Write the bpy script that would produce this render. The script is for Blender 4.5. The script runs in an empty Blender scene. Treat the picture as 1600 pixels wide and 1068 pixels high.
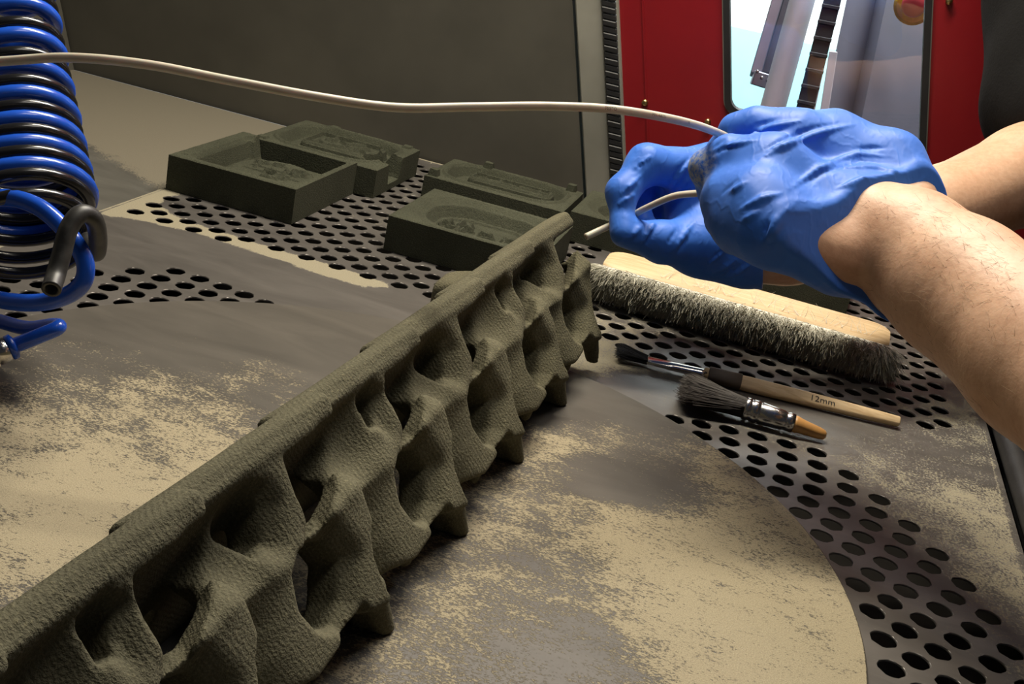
import bpy, math, random
import numpy as np
from mathutils import Vector, Matrix
from mathutils.geometry import delaunay_2d_cdt

random.seed(7)
rng = np.random.default_rng(11)
SC = bpy.context.scene
COL = SC.collection

# ------------------------------------------------------------------ camera
FPX = 1839.69                                    # focal length in pixels of the 1600 px wide frame
AR = np.array([0.9449, 0.2617, 0.1967])          # camera right
AU = np.array([-0.2749, 0.3079, 0.9108])         # camera up
AW = np.array([-0.1778, 0.9147, -0.3629])        # viewing direction
AW /= np.linalg.norm(AW)
AR -= AW * AR.dot(AW); AR /= np.linalg.norm(AR)
AU = np.cross(AR, AW)
EYE = np.array([0.0, 0.0, 0.3])
cam = bpy.data.cameras.new('camera')
cam.sensor_width = 36.0
cam.lens = FPX / 1600 * 36.0
cam.clip_start = 0.01
cam_ob = bpy.data.objects.new('camera', cam)
cam_ob.matrix_world = Matrix([[AR[i], AU[i], -AW[i], EYE[i]] for i in range(3)] + [[0, 0, 0, 1]])
COL.objects.link(cam_ob)
SC.camera = cam_ob

# ------------------------------------------------------------------ world, lamps, exposure
world = bpy.data.worlds.new('world'); SC.world = world
world.use_nodes = True
world.node_tree.nodes['Background'].inputs[0].default_value = (0.80, 0.84, 0.95, 1)
world.node_tree.nodes['Background'].inputs[1].default_value = 0.03

def area(name, loc, target, sx, sy, watts, colour):
    l = bpy.data.lights.new(name, 'AREA'); l.shape = 'RECTANGLE'; l.size = sx; l.size_y = sy
    l.energy = watts; l.color = colour
    o = bpy.data.objects.new(name, l); COL.objects.link(o)
    o.location = loc
    o.rotation_euler = (Vector(target) - Vector(loc)).to_track_quat('-Z', 'Y').to_euler()
    return o
area('cabinet_lamp_light', (-0.22, 0.96, 0.86), (-0.12, 0.68, 0), 0.46, 0.10, 13.2, (1.0, 0.91, 0.74))
area('overhead_fill_light', (0.02, 0.58, 1.05), (0.0, 0.60, 0.0), 0.40, 0.20, 2.4, (1.0, 0.93, 0.82))  # added overhead fill for front faces and hands, not a known lamp
area('workshop_light', (0.1, 1.75, 1.3), (0.05, 1.60, 0.1), 0.9, 0.5, 30, (0.92, 0.95, 1.0))
area('added_wall_fill', (0.0, 2.0, 1.1), (-0.1, 2.9, 0.2), 0.9, 0.3, 55, (0.95, 1.0, 1.0))  # added light, only brightens the wall and panel beyond the window
SC.view_settings.view_transform = 'Standard'
SC.view_settings.look = 'None'
SC.view_settings.exposure = 0.0
SC.view_settings.gamma = 1.0
SC.view_settings.use_curve_mapping = False

# ------------------------------------------------------------------ helpers
def ray(x, y):
    return AW + AR * (x - 800) / FPX - AU * (y - 534) / FPX
def at(x, y, d):                      # a point at distance d in front of the lens
    return EYE + ray(x, y) * d
def onz(x, y, z=0.0):                 # a point at height z
    r = ray(x, y); return EYE + r * ((z - EYE[2]) / r[2])
def ony(x, y, yy):                    # a point on the vertical plane y = yy
    r = ray(x, y); return EYE + r * (yy / r[1])

def obj(name, verts, faces, mat, parent=None, smooth=False, label=None):
    me = bpy.data.meshes.new(name)
    me.from_pydata([tuple(map(float, v)) for v in verts], [], [tuple(int(i) for i in f) for f in faces])
    me.update()
    if smooth:
        me.polygons.foreach_set('use_smooth', [True] * len(me.polygons))
    me.materials.append(mat)
    o = bpy.data.objects.new(name, me); COL.objects.link(o)
    if parent is not None: o.parent = parent
    if label: o['label'] = label
    return o
def tag(o, label, cat, group=None, kind=None):
    o['label'] = label; o['category'] = cat
    if group: o['group'] = group
    if kind: o['kind'] = kind
    return o
def struct(o, label=None):
    o['kind'] = 'structure'
    if label: o['label'] = label
    return o
def empty(name, loc=(0, 0, 0)):
    o = bpy.data.objects.new(name, None); COL.objects.link(o)
    o.empty_display_size = 0.02
    o.location = tuple(map(float, loc))
    return o
def keep(child, parent):              # parent without moving
    child.parent = parent
    child.matrix_parent_inverse = Matrix.Translation(parent.location).inverted()

class MB:
    def __init__(s): s.v = []; s.f = []
    def add(s, vs, fs):
        n = len(s.v); s.v += [tuple(map(float, v)) for v in vs]
        s.f += [tuple(i + n for i in f) for f in fs]
    def box(s, c, half, ax=None, bev=0.0):
        c = np.array(c, float)
        A = np.eye(3) if ax is None else np.array(ax, float)
        h = np.array(half, float)
        if bev <= 0:
            pts = [c + A.T @ (h * np.array(k)) for k in [(-1,-1,-1),(1,-1,-1),(1,1,-1),(-1,1,-1),(-1,-1,1),(1,-1,1),(1,1,1),(-1,1,1)]]
            s.add(pts, [(3,2,1,0),(4,5,6,7),(0,1,5,4),(1,2,6,5),(2,3,7,6),(3,0,4,7)])
        else:
            vs = []; key = {}
            for sx in (-1,1):
                for sy in (-1,1):
                    for sz in (-1,1):
                        for d in range(3):
                            p = (h - bev) * np.array((sx,sy,sz)); p[d] += bev * (sx,sy,sz)[d]
                            key[(sx,sy,sz,d)] = len(vs); vs.append(c + A.T @ p)
            fs = []
            for d in range(3):
                e = [i for i in range(3) if i != d]
                for sg in (-1,1):
                    q = []
                    for (p1, p2) in ((-1,-1),(1,-1),(1,1),(-1,1)):
                        k = [0,0,0]; k[d] = sg; k[e[0]] = p1; k[e[1]] = p2
                        q.append(key[(k[0],k[1],k[2],d)])
                    fs.append(q)
            for d in range(3):
                e = [i for i in range(3) if i != d]
                for s1 in (-1,1):
                    for s2 in (-1,1):
                        k0 = [0,0,0]; k0[e[0]] = s1; k0[e[1]] = s2
                        ka = list(k0); ka[d] = -1; kb = list(k0); kb[d] = 1
                        fs.append([key[(*ka,e[0])], key[(*ka,e[1])], key[(*kb,e[1])], key[(*kb,e[0])]])
            for sx in (-1,1):
                for sy in (-1,1):
                    for sz in (-1,1):
                        fs.append([key[(sx,sy,sz,d)] for d in range(3)])
            out = []
            for f in fs:
                a, b, cc = (np.array(vs[i]) for i in f[:3])
                nrm = np.cross(b - a, cc - a)
                m = np.mean([vs[i] for i in f], axis=0) - c
                out.append(tuple(f) if nrm.dot(m) > 0 else tuple(f[::-1]))
            s.add(vs, out)
    def build(s, name, mat, parent=None, smooth=False, label=None):
        return obj(name, s.v, s.f, mat, parent, smooth, label)

def frames(P):
    P = np.array(P, float); n = len(P)
    T = np.gradient(P, axis=0); T /= np.linalg.norm(T, axis=1)[:, None] + 1e-12
    N = np.zeros_like(P)
    r = np.array([0, 0, 1.0]) if abs(T[0][2]) < 0.9 else np.array([1.0, 0, 0])
    N[0] = np.cross(T[0], np.cross(r, T[0])); N[0] /= np.linalg.norm(N[0])
    for i in range(1, n):
        v = N[i-1] - T[i] * N[i-1].dot(T[i]); N[i] = v / np.linalg.norm(v)
    return T, N, np.cross(T, N)
def spline(P, m=12):
    P = np.array(P, float)
    Q = np.vstack([2*P[0]-P[1], P, 2*P[-1]-P[-2]]); out = []
    for i in range(1, len(Q)-2):
        for k in range(m):
            t = k / m
            out.append(0.5*((2*Q[i]) + (-Q[i-1]+Q[i+1])*t + (2*Q[i-1]-5*Q[i]+4*Q[i+1]-Q[i+2])*t*t + (-Q[i-1]+3*Q[i]-3*Q[i+1]+Q[i+2])*t**3))
    out.append(Q[-2]); return np.array(out)
def tube(P, r, sides=14, caps=True, inner=None):
    """verts, faces of a tube along P; inner: bore radius at the far end (open end)."""
    P = np.array(P, float); T, N, B = frames(P)
    R = np.full(len(P), r) if np.isscalar(r) else np.array(r)
    an = np.arange(sides) * 2 * math.pi / sides
    ring = lambda c, n, b, rr: [c + rr * (math.cos(a) * n + math.sin(a) * b) for a in an]
    V = []; F = []
    for i in range(len(P)): V += ring(P[i], N[i], B[i], R[i])
    for i in range(len(P) - 1):
        for k in range(sides):
            k2 = (k + 1) % sides
            F.append((i*sides+k, i*sides+k2, (i+1)*sides+k2, (i+1)*sides+k))
    if caps:
        F.append(tuple(range(sides))[::-1])
        last = (len(P) - 1) * sides
        if inner is None:
            F.append(tuple(last + k for k in range(sides)))
        else:
            n0 = len(V)
            V += ring(P[-1], N[-1], B[-1], inner)
            V += ring(P[-1] - T[-1] * 0.012, N[-1], B[-1], inner)
            for k in range(sides):
                k2 = (k + 1) % sides
                F.append((last+k, last+k2, n0+k2, n0+k))
                F.append((n0+k, n0+k2, n0+sides+k2, n0+sides+k))
            F.append(tuple(n0 + sides + k for k in range(sides)))
    return V, F

# ---- materials
def mat_base(name):
    m = bpy.data.materials.new(name); m.use_nodes = True
    nt = m.node_tree; b = nt.nodes['Principled BSDF']
    return m, nt, b
def N(nt, t, **kw):
    n = nt.nodes.new(t)
    for k, v in kw.items(): setattr(n, k, v)
    return n
def noise(nt, scale, detail=4, rough=0.6, vec=None, dist=0.0):
    n = N(nt, 'ShaderNodeTexNoise'); n.inputs['Scale'].default_value = scale
    n.inputs['Detail'].default_value = detail; n.inputs['Roughness'].default_value = rough
    n.inputs['Distortion'].default_value = dist
    if vec is not None: nt.links.new(vec, n.inputs['Vector'])
    return n.outputs['Fac']
def coords(nt, kind='Object', scale=(1, 1, 1), rot=(0, 0, 0)):
    tc = N(nt, 'ShaderNodeTexCoord'); mp = N(nt, 'ShaderNodeMapping')
    mp.inputs['Scale'].default_value = scale; mp.inputs['Rotation'].default_value = rot
    nt.links.new(tc.outputs[kind], mp.inputs['Vector']); return mp.outputs['Vector']
def ramp(nt, fac, stops):
    r = N(nt, 'ShaderNodeValToRGB'); el = r.color_ramp.elements
    while len(el) < len(stops): el.new(0.5)
    for e, (p, c) in zip(el, stops): e.position = p; e.color = (*c, 1) if len(c) == 3 else c
    nt.links.new(fac, r.inputs['Fac']); return r.outputs['Color']
def math_(nt, op, a, b=None, c=None, clamp=False):
    n = N(nt, 'ShaderNodeMath', operation=op); n.use_clamp = clamp
    for i, v in enumerate((a, b, c)):
        if v is None: continue
        if isinstance(v, (int, float)): n.inputs[i].default_value = v
        else: nt.links.new(v, n.inputs[i])
    return n.outputs[0]
def mix(nt, fac, a, b):
    n = N(nt, 'ShaderNodeMix', data_type='RGBA')
    for s, v in (('Factor', fac), ('A', a), ('B', b)):
        sock = [i for i in n.inputs if i.name == s and (i.type == 'RGBA' if s != 'Factor' else i.type == 'VALUE')][0]
        if isinstance(v, (int, float)): sock.default_value = v
        elif isinstance(v, tuple): sock.default_value = (*v, 1)
        else: nt.links.new(v, sock)
    return [o for o in n.outputs if o.type == 'RGBA'][0]
def bump(nt, b, height, strength, dist):
    n = N(nt, 'ShaderNodeBump'); n.inputs['Strength'].default_value = strength; n.inputs['Distance'].default_value = dist
    nt.links.new(height, n.inputs['Height']); nt.links.new(n.outputs[0], b.inputs['Normal'])
def plain(name, col, rough=0.5, metal=0.0, var=0.15, scale=60, bmp=0.0, bdist=0.0005, spec=0.5, bscale=None):
    m, nt, b = mat_base(name)
    v = coords(nt)
    f = noise(nt, scale, 4, 0.6, v)
    c0 = tuple(max(0, x * (1 - var)) for x in col); c1 = tuple(min(1, x * (1 + var)) for x in col)
    nt.links.new(ramp(nt, f, [(0.3, c0), (0.7, c1)]), b.inputs['Base Color'])
    b.inputs['Roughness'].default_value = rough; b.inputs['Metallic'].default_value = metal
    b.inputs['Specular IOR Level'].default_value = spec
    if bmp: bump(nt, b, noise(nt, bscale or scale * 8, 3, 0.6, v), bmp, bdist)
    return m

# sand-dusted steel: the 'sand' attribute is how thickly the sand lies
def dusted(name, steel, sand, fine=560, coarse=55, bmp=0.55, metal=0.35, rough=0.42, stretch=(1, 1, 1), stain=0.25):
    m, nt, b = mat_base(name)
    v = coords(nt); vs = coords(nt, scale=stretch)
    at_ = N(nt, 'ShaderNodeAttribute', attribute_name='sand')
    n1 = noise(nt, coarse, 6, 0.62, vs, 0.4)
    n2 = noise(nt, fine, 3, 0.7, vs)
    n3 = noise(nt, 1500, 2, 0.6, v)
    s = math_(nt, 'MULTIPLY_ADD', math_(nt, 'SUBTRACT', n1, 0.5), 0.9, at_.outputs['Fac'])
    s = math_(nt, 'MULTIPLY_ADD', math_(nt, 'SUBTRACT', n2, 0.5), 1.5, s)
    k = N(nt, 'ShaderNodeMapRange'); k.interpolation_type = 'SMOOTHSTEP'
    k.inputs['From Min'].default_value = 0.38; k.inputs['From Max'].default_value = 0.64
    nt.links.new(s, k.inputs['Value'])
    fac = k.outputs['Result']
    smear = noise(nt, 9, 5, 0.6, coords(nt, scale=(1, 3.5, 1), rot=(0, 0, 0.5)), 0.6)
    st = ramp(nt, smear, [(0.3, tuple(x * (1 - stain) for x in steel)), (0.7, tuple(min(1, x * (1 + stain)) for x in steel))])
    sd = ramp(nt, n3, [(0.25, tuple(x * 0.72 for x in sand)), (0.75, tuple(min(1, x * 1.18) for x in sand))])
    nt.links.new(mix(nt, fac, st, sd), b.inputs['Base Color'])
    nt.links.new(math_(nt, 'MULTIPLY', math_(nt, 'SUBTRACT', 1.0, fac, clamp=True), metal), b.inputs['Metallic'])
    nt.links.new(math_(nt, 'MULTIPLY_ADD', fac, 0.9 - rough, rough), b.inputs['Roughness'])
    b.inputs['Specular IOR Level'].default_value = 0.35
    h = math_(nt, 'ADD', math_(nt, 'MULTIPLY', fac, 0.8), math_(nt, 'MULTIPLY', n3, math_(nt, 'MULTIPLY', fac, 0.9)))
    bump(nt, b, h, bmp, 0.0006)
    return m

M = {}
M['disc'] = dusted('dusted_disc_steel', (0.088, 0.079, 0.067), (0.37, 0.315, 0.21), stretch=(1.0, 1.7, 1), metal=0.12, rough=0.5)
M['plate'] = dusted('perforated_steel', (0.165, 0.153, 0.142), (0.29, 0.26, 0.185), metal=0.6, rough=0.42, bmp=0.2)
M['side'] = dusted('side_floor_steel', (0.13, 0.125, 0.11), (0.18, 0.16, 0.12), metal=0.3, rough=0.5)
M['wallmat'] = plain('dusty_grey_wall', (0.088, 0.082, 0.066), 0.62, 0.1, 0.22, 6, 0.15, 0.0004)
M['wall_light'] = plain('pale_grey_jamb', (0.24, 0.235, 0.20), 0.6, 0.0, 0.2, 9, 0.1)
M['rubber'] = plain('black_rubber', (0.012, 0.012, 0.013), 0.55, 0, 0.3, 40, 0.3, 0.0006, bscale=150)
M['red'] = plain('red_paint', (0.22, 0.005, 0.009), 0.38, 0, 0.10, 8)
M['chrome'] = plain('nickel_metal', (0.62, 0.60, 0.57), 0.22, 1.0, 0.08, 30)
M['brass'] = plain('brass_metal', (0.50, 0.38, 0.16), 0.3, 1.0, 0.1, 60)
M['dark'] = plain('hole_dark_box', (0.018, 0.015, 0.012), 0.9, 0, 0.3, 12)

def sandmat(name, col, lines=True):
    m, nt, b = mat_base(name)
    v = coords(nt)
    f = noise(nt, 14, 5, 0.6, v)
    g = noise(nt, 900, 2, 0.6, v)
    base = ramp(nt, f, [(0.3, tuple(x * 0.8 for x in col)), (0.72, tuple(x * 1.2 for x in col))])
    sp = ramp(nt, g, [(0.3, (0.72, 0.72, 0.72)), (0.6, (1, 1, 1)), (0.8, (1.7, 1.65, 1.5))])
    mm = N(nt, 'ShaderNodeMix', data_type='RGBA', blend_type='MULTIPLY')
    mm.inputs[0].default_value = 1.0
    nt.links.new(base, mm.inputs[6]); nt.links.new(sp, mm.inputs[7])
    nt.links.new(mm.outputs[2], b.inputs['Base Color'])
    b.inputs['Roughness'].default_value = 0.95; b.inputs['Specular IOR Level'].default_value = 0.15
    h = g
    if lines:
        w = N(nt, 'ShaderNodeTexWave', wave_type='BANDS', bands_direction='DIAGONAL'); w.inputs['Scale'].default_value = 190
        w.inputs['Distortion'].default_value = 2.0; w.inputs['Detail'].default_value = 2
        nt.links.new(v, w.inputs['Vector'])
        h = math_(nt, 'MULTIPLY_ADD', w.outputs['Fac'], 0.12, g)
    bump(nt, b, h, 0.8, 0.0009)
    return m
M['tread'] = sandmat('green_grey_sand_print', (0.128, 0.118, 0.076))
M['mould'] = sandmat('dark_green_sand_print', (0.060, 0.063, 0.043), False)

# ------------------------------------------------------------------ surface nets
def nets(F, o, h):
    S = F < 0
    c = np.zeros(tuple(n - 1 for n in F.shape), np.int8)
    for i in (0, 1):
        for j in (0, 1):
            for k in (0, 1):
                c += S[i:F.shape[0]-1+i, j:F.shape[1]-1+j, k:F.shape[2]-1+k]
    act = (c > 0) & (c < 8)
    idx = np.argwhere(act)
    gid = np.full(act.shape, -1, np.int32); gid[act] = np.arange(len(idx))
    acc = np.zeros((len(idx), 3)); cnt = np.zeros(len(idx))
    cor = [(i, j, k) for i in (0, 1) for j in (0, 1) for k in (0, 1)]
    vals = {q: F[idx[:, 0]+q[0], idx[:, 1]+q[1], idx[:, 2]+q[2]] for q in cor}
    for a in cor:
        for d in range(3):
            if a[d]: continue
            b = list(a); b[d] = 1; b = tuple(b)
            fa, fb = vals[a], vals[b]
            m = (fa < 0) != (fb < 0)
            t = np.where(m, fa / np.where(m, fa - fb, 1), 0)
            p = np.tile(np.array(a, float), (len(idx), 1)); p[:, d] = t
            acc[m] += p[m]; cnt[m] += 1
    V = (idx + acc / cnt[:, None]) * h + np.array(o)
    Q = []
    for d in range(3):
        sl0 = [slice(None)] * 3; sl1 = [slice(None)] * 3
        sl0[d] = slice(0, -1); sl1[d] = slice(1, None)
        X = S[tuple(sl0)] != S[tuple(sl1)]
        e = np.argwhere(X)
        a, b = (d + 1) % 3, (d + 2) % 3
        ok = (e[:, a] > 0) & (e[:, b] > 0) & (e[:, a] < F.shape[a]-1) & (e[:, b] < F.shape[b]-1)
        e = e[ok]
        def g(da, db):
            q = e.copy(); q[:, a] -= da; q[:, b] -= db; return gid[q[:, 0], q[:, 1], q[:, 2]]
        q = np.stack([g(1, 1), g(0, 1), g(0, 0), g(1, 0)], 1)
        flip = ~S[e[:, 0], e[:, 1], e[:, 2]]
        q[flip] = q[flip][:, ::-1]
        Q.append(q)
    return V, np.vstack(Q)
def netobj(name, V, Q, mat, parent=None):
    me = bpy.data.meshes.new(name)
    me.vertices.add(len(V)); me.vertices.foreach_set('co', np.asarray(V, np.float32).ravel())
    me.loops.add(Q.size); me.loops.foreach_set('vertex_index', Q.astype(np.int32).ravel())
    me.polygons.add(len(Q)); me.polygons.foreach_set('loop_start', np.arange(0, Q.size, 4, dtype=np.int32))
    me.polygons.foreach_set('use_smooth', np.ones(len(Q), bool))
    me.update(calc_edges=True); me.validate()
    me.materials.append(mat)
    o = bpy.data.objects.new(name, me); COL.objects.link(o)
    if parent is not None: o.parent = parent
    return o
def smin(a, b, k):
    h = np.clip(0.5 + 0.5 * (b - a) / k, 0, 1)
    return b + (a - b) * h - k * h * (1 - h)
def smax(a, b, k): return -smin(-a, -b, k)
def cone(P, a, b, ra, rb):
    a = np.asarray(a, float); b = np.asarray(b, float); ab = b - a
    L = ab.dot(ab) + 1e-12
    X, Y, Z = P
    t = np.clip(((X-a[0])*ab[0] + (Y-a[1])*ab[1] + (Z-a[2])*ab[2]) / L, 0, 1)
    return np.sqrt((X-a[0]-t*ab[0])**2 + (Y-a[1]-t*ab[1])**2 + (Z-a[2]-t*ab[2])**2) - (ra + (rb-ra)*t)

# ================================================================== SETTING
ZD = 0.006                                # top of the turntable disc
DC = np.array([-0.1588, 0.4728]); DR = 0.2565
def kernel_field(ctrl, sig):
    c = np.array([(p[0], p[1]) for p in ctrl]); w = np.array([p[2] for p in ctrl])
    def f(x, y):
        x = np.asarray(x, float)[:, None]; y = np.asarray(y, float)[:, None]
        d = ((x - c[:, 0]) / sig) ** 2 + ((y - c[:, 1]) / (sig * 1.3)) ** 2
        g = np.exp(-d) + 1e-9
        return (g * w).sum(1) / g.sum(1)
    return f
disc_px = [(50,500,0),(200,500,0),(400,510,0),(500,540,.05),(300,550,.12),(150,565,.3),(60,560,.3),(100,620,.52),(250,610,.5),(400,600,.36),
 (350,650,.55),(200,660,.55),(100,690,.6),(430,640,.25),(400,680,.4),(300,700,.75),(150,740,.92),(60,770,1),(240,715,.45),(340,735,.8),
 (200,780,1),(100,830,1),(60,870,.95),(20,900,.6),(100,900,.9),(200,835,.6),(130,925,.2),(60,925,.3),(30,965,.4),(250,800,.75),(20,720,.6),(10,820,.6),
 (950,570,0),(900,640,.02),(1000,600,0),(1000,650,.0),(1060,660,.1),(880,690,.62),(940,680,.45),(1010,705,.3),(1100,700,.5),(1120,770,.55),(980,745,.05),
 (930,740,.1),(1060,770,.08),(850,740,.4),(800,800,.48),(900,810,.5),(1000,830,.68),(1100,820,.75),(1200,830,.6),(1200,950,.9),(1100,950,.85),(1000,950,.62),
 (900,930,.42),(800,900,.4),(740,940,.45),(700,1000,.45),(800,1020,.3),(880,1020,.12),(950,1040,.35),(1100,1040,.8),(1250,1040,.85),(1300,980,.8),(1250,870,.6),
 (650,1040,.4),(600,1060,.4),(760,780,.45),(870,650,.1),(700,560,.0),(600,520,.0)]
disc_cov = kernel_field([(*onz(x, y, ZD)[:2], min(c, 0.86) if x < 560 else min(c*1.05 + 0.03, 0.76)) for x, y, c in disc_px], 0.018)

# ---- turntable disc: polar grid with a rounded rim
def make_disc():
    V = []; F = []
    nr, na = 64, 160
    rad = list(np.linspace(0.004, DR - 0.0012, nr))
    prof = [(r, ZD) for r in rad] + [(DR - 0.0004, ZD - 0.0004), (DR, ZD - 0.0012), (DR, 0.0004)]
    for (r, z) in prof:
        for k in range(na):
            a = 2 * math.pi * k / na
            V.append((DC[0] + r * math.cos(a), DC[1] + r * math.sin(a), z))
    for i in range(len(prof) - 1):
        for k in range(na):
            k2 = (k + 1) % na
            F.append((i*na+k, (i+1)*na+k, (i+1)*na+k2, i*na+k2))
    F.append(tuple(range(na)))
    o = obj('turntable_disc', V, F, M['disc'], smooth=False)
    A = np.array(V)
    cov = disc_cov(A[:, 0], A[:, 1])
    cov[(nr)*na:] = 0.1
    at_ = o.data.attributes.new('sand', 'FLOAT', 'POINT'); at_.data.foreach_set('value', cov.astype(np.float32))
    tag(o, 'large round dark steel turntable disc dusted with beige sand', 'turntable')
    return o
make_disc()

# ---- perforated floor plate
PX0, PX1, PY0, PY1 = -0.490, 0.192, -0.05, 1.196
HR = 0.0066
holes = []
R1, DRr, DTH = 0.27027, 0.01335, 0.0866
for i in range(6):
    for j in range(0, 19):
        t = 1.0412 - (j + i / 2) * DTH
        holes.append((DC[0] + (R1 + i*DRr) * math.cos(t), DC[1] + (R1 + i*DRr) * math.sin(t)))
for i in range(5):
    for j in range(0, 11):
        t = 2.3332 + (j - (4 - i) / 2) * DTH
        holes.append((DC[0] + (R1 + i*DRr) * math.cos(t), DC[1] + (R1 + i*DRr) * math.sin(t)))
def patch(o, a, b, cond):
    for i in range(-70, 70):
        for j in range(-70, 70):
            x = o[0] + i*a[0] + j*b[0]; y = o[1] + i*a[1] + j*b[1]
            if cond(x, y): holes.append((x, y))
patch((-0.353, 0.9124), (0.0131, 0.0127), (-0.0002, -0.0264),
      lambda x, y: -0.478 < x < -0.135 and 0.795 < y < 1.165)
patch((-0.0876, 0.8482), (0.0130, 0.0133), (0.0129, -0.0129),
      lambda x, y: -0.115 < x < 0.165 and 0.803 + 0.09*max(0, x) < y < 1.15)
H2 = []
for h in holes:
    if PX0 + 0.01 < h[0] < PX1 - 0.008 and all((h[0]-g[0])**2 + (h[1]-g[1])**2 > (2.2*HR)**2 for g in H2):
        H2.append(h)
holes = H2
def plate_cov(x, y):
    x = np.asarray(x); y = np.asarray(y)
    ctrl = [(q[0], q[1], c) for q, c in [(onz(X, Y), c) for X, Y, c in [
        (250,400,0),(400,430,.0),(150,400,.0),(300,440,0),(500,470,0),(640,490,0),(300,380,0),(450,440,0),(560,475,0),(450,345,.1),(550,385,.1),(600,330,.3),(560,320,.2),(640,300,.3),
        (330,340,.05),(270,320,.05),(1000,600,.05),(1100,570,.15),(1200,570,.15),(1300,600,.1),(1440,600,.3),(1150,530,.2),(950,500,.45),(930,560,.7),(1000,575,.6),(1060,600,.3),
        (1200,660,.42),(1280,650,.1),(1380,690,.3),(1300,720,.35),(1400,740,.45),(1500,720,.3),(1530,800,.6),(1450,800,.5),(1560,900,.6),(1490,640,.55),(1520,690,.4),(1580,970,.5),
        (1150,700,.1),(1250,760,.12),(1300,830,.1),(1400,900,.12),(1500,960,.2),(1420,1000,.15),(1350,780,.3),(1460,860,.3),(1100,640,.35),(1050,625,.2)]]]
    base = kernel_field(ctrl, 0.022)(x, y)
    # film of sand along the front of the left perforations and down the left edge
    lo = np.interp(x, [-0.49,-0.466,-0.417,-0.36,-0.305,-0.273,-0.257,-0.25], [0.768,0.780,0.790,0.786,0.779,0.778,0.789,0.80])
    up = np.interp(x, [-0.49,-0.470,-0.45,-0.42,-0.38,-0.33,-0.29,-0.257,-0.25], [0.90,0.830,0.815,0.809,0.807,0.806,0.804,0.800,0.79])
    s = np.clip((y - lo) / 0.004 + 0.3, 0, 1) * np.clip((up - y) / 0.004 + 0.3, 0, 1) * (x < -0.252)
    e = np.clip((-0.474 - x) / 0.004 + 0.5, 0, 1) * (y > 0.775)
    return np.maximum(base, np.maximum(s, e) * 1.25 - 0.05)
def make_plate():
    NS = 22
    P = [(PX0,PY0),(PX1,PY0),(PX1,PY1),(PX0,PY1)]; E_ = [(0,1),(1,2),(2,3),(3,0)]
    loops = []
    for (x, y) in holes:
        n = len(P)
        for k in range(NS):
            a = 2*math.pi*k/NS
            P.append((x + (HR+0.0005)*math.cos(a), y + (HR+0.0005)*math.sin(a)))
        E_ += [(n+k, n+(k+1) % NS) for k in range(NS)]
        loops.append(n)
    hx = np.array(holes)
    for gx in np.arange(PX0+0.004, PX1-0.002, 0.006):
        for gy in np.arange(0.35, PY1-0.003, 0.006):
            if (gx-DC[0])**2 + (gy-DC[1])**2 < (DR-0.01)**2: continue
            x = gx + random.uniform(-.001, .001); y = gy + random.uniform(-.001, .001)
            if ((hx[:,0]-x)**2 + (hx[:,1]-y)**2).min() < (HR+0.0018)**2: continue
            P.append((x, y))
    res = delaunay_2d_cdt([Vector(p) for p in P], E_, [], 1, 1e-7)
    V2 = np.array([(v.x, v.y) for v in res[0]]); F2 = [list(f) for f in res[2]]
    orig = res[3]
    back = {}
    for i, o_ in enumerate(orig):
        for q in o_: back[q] = i
    cen = np.array([V2[f].mean(0) for f in F2])
    inside = np.zeros(len(F2), bool)
    # drop the triangles that lie inside a hole
    cell = {}
    for k, (x, y) in enumerate(holes): cell.setdefault((int(x//0.02), int(y//0.02)), []).append((x, y))
    for k, c in enumerate(cen):
        i, j = int(c[0]//0.02), int(c[1]//0.02)
        for di in (-1,0,1):
            for dj in (-1,0,1):
                for (x, y) in cell.get((i+di, j+dj), ()):
                    if (c[0]-x)**2 + (c[1]-y)**2 < HR**2: inside[k] = True
    F2 = [f for f, z in zip(F2, inside) if not z]
    nv = len(V2); T = 0.0011
    V = [(x, y, 0.0) for x, y in V2]
    F = []
    for f in F2:
        a, b, c = V2[f[0]], V2[f[1]], V2[f[2]]
        cr = (b[0]-a[0])*(c[1]-a[1]) - (b[1]-a[1])*(c[0]-a[0])
        F.append(tuple(f) if cr > 0 else tuple(f[::-1]))
    for n, (x, y) in zip(loops, holes):
        top = [back[n+k] for k in range(NS)]
        b0 = len(V)
        for rr, z in ((HR, -0.0004), (HR, -T)):
            for k in range(NS):
                a = 2*math.pi*k/NS; V.append((x + rr*math.cos(a), y + rr*math.sin(a), z))
        for k in range(NS):
            k2 = (k+1) % NS
            F.append((top[k], b0+k, b0+k2, top[k2])[::-1]); F.append((b0+k, b0+NS+k, b0+NS+k2, b0+k2)[::-1])
    for a, b in ((0,1),(1,2),(2,3),(3,0)):
        n = len(V); pa, pb = V2[back[a]], V2[back[b]]
        V += [(pa[0],pa[1],0),(pb[0],pb[1],0),(pb[0],pb[1],-T),(pa[0],pa[1],-T)]; F.append((n+3,n+2,n+1,n))
    o = obj('floor', V, F, M['plate'])
    A = np.array(V); cov = plate_cov(A[:,0], A[:,1]); cov[A[:,2] < -0.0001] = 0
    q = o.data.attributes.new('sand', 'FLOAT', 'POINT'); q.data.foreach_set('value', cov.astype(np.float32))
    sm = np.zeros(len(o.data.polygons), bool); sm[len(F2):] = True
    o.data.polygons.foreach_set('use_smooth', sm)
    struct(o, 'perforated grey steel floor plate of the cabinet with round holes')
make_plate()

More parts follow.
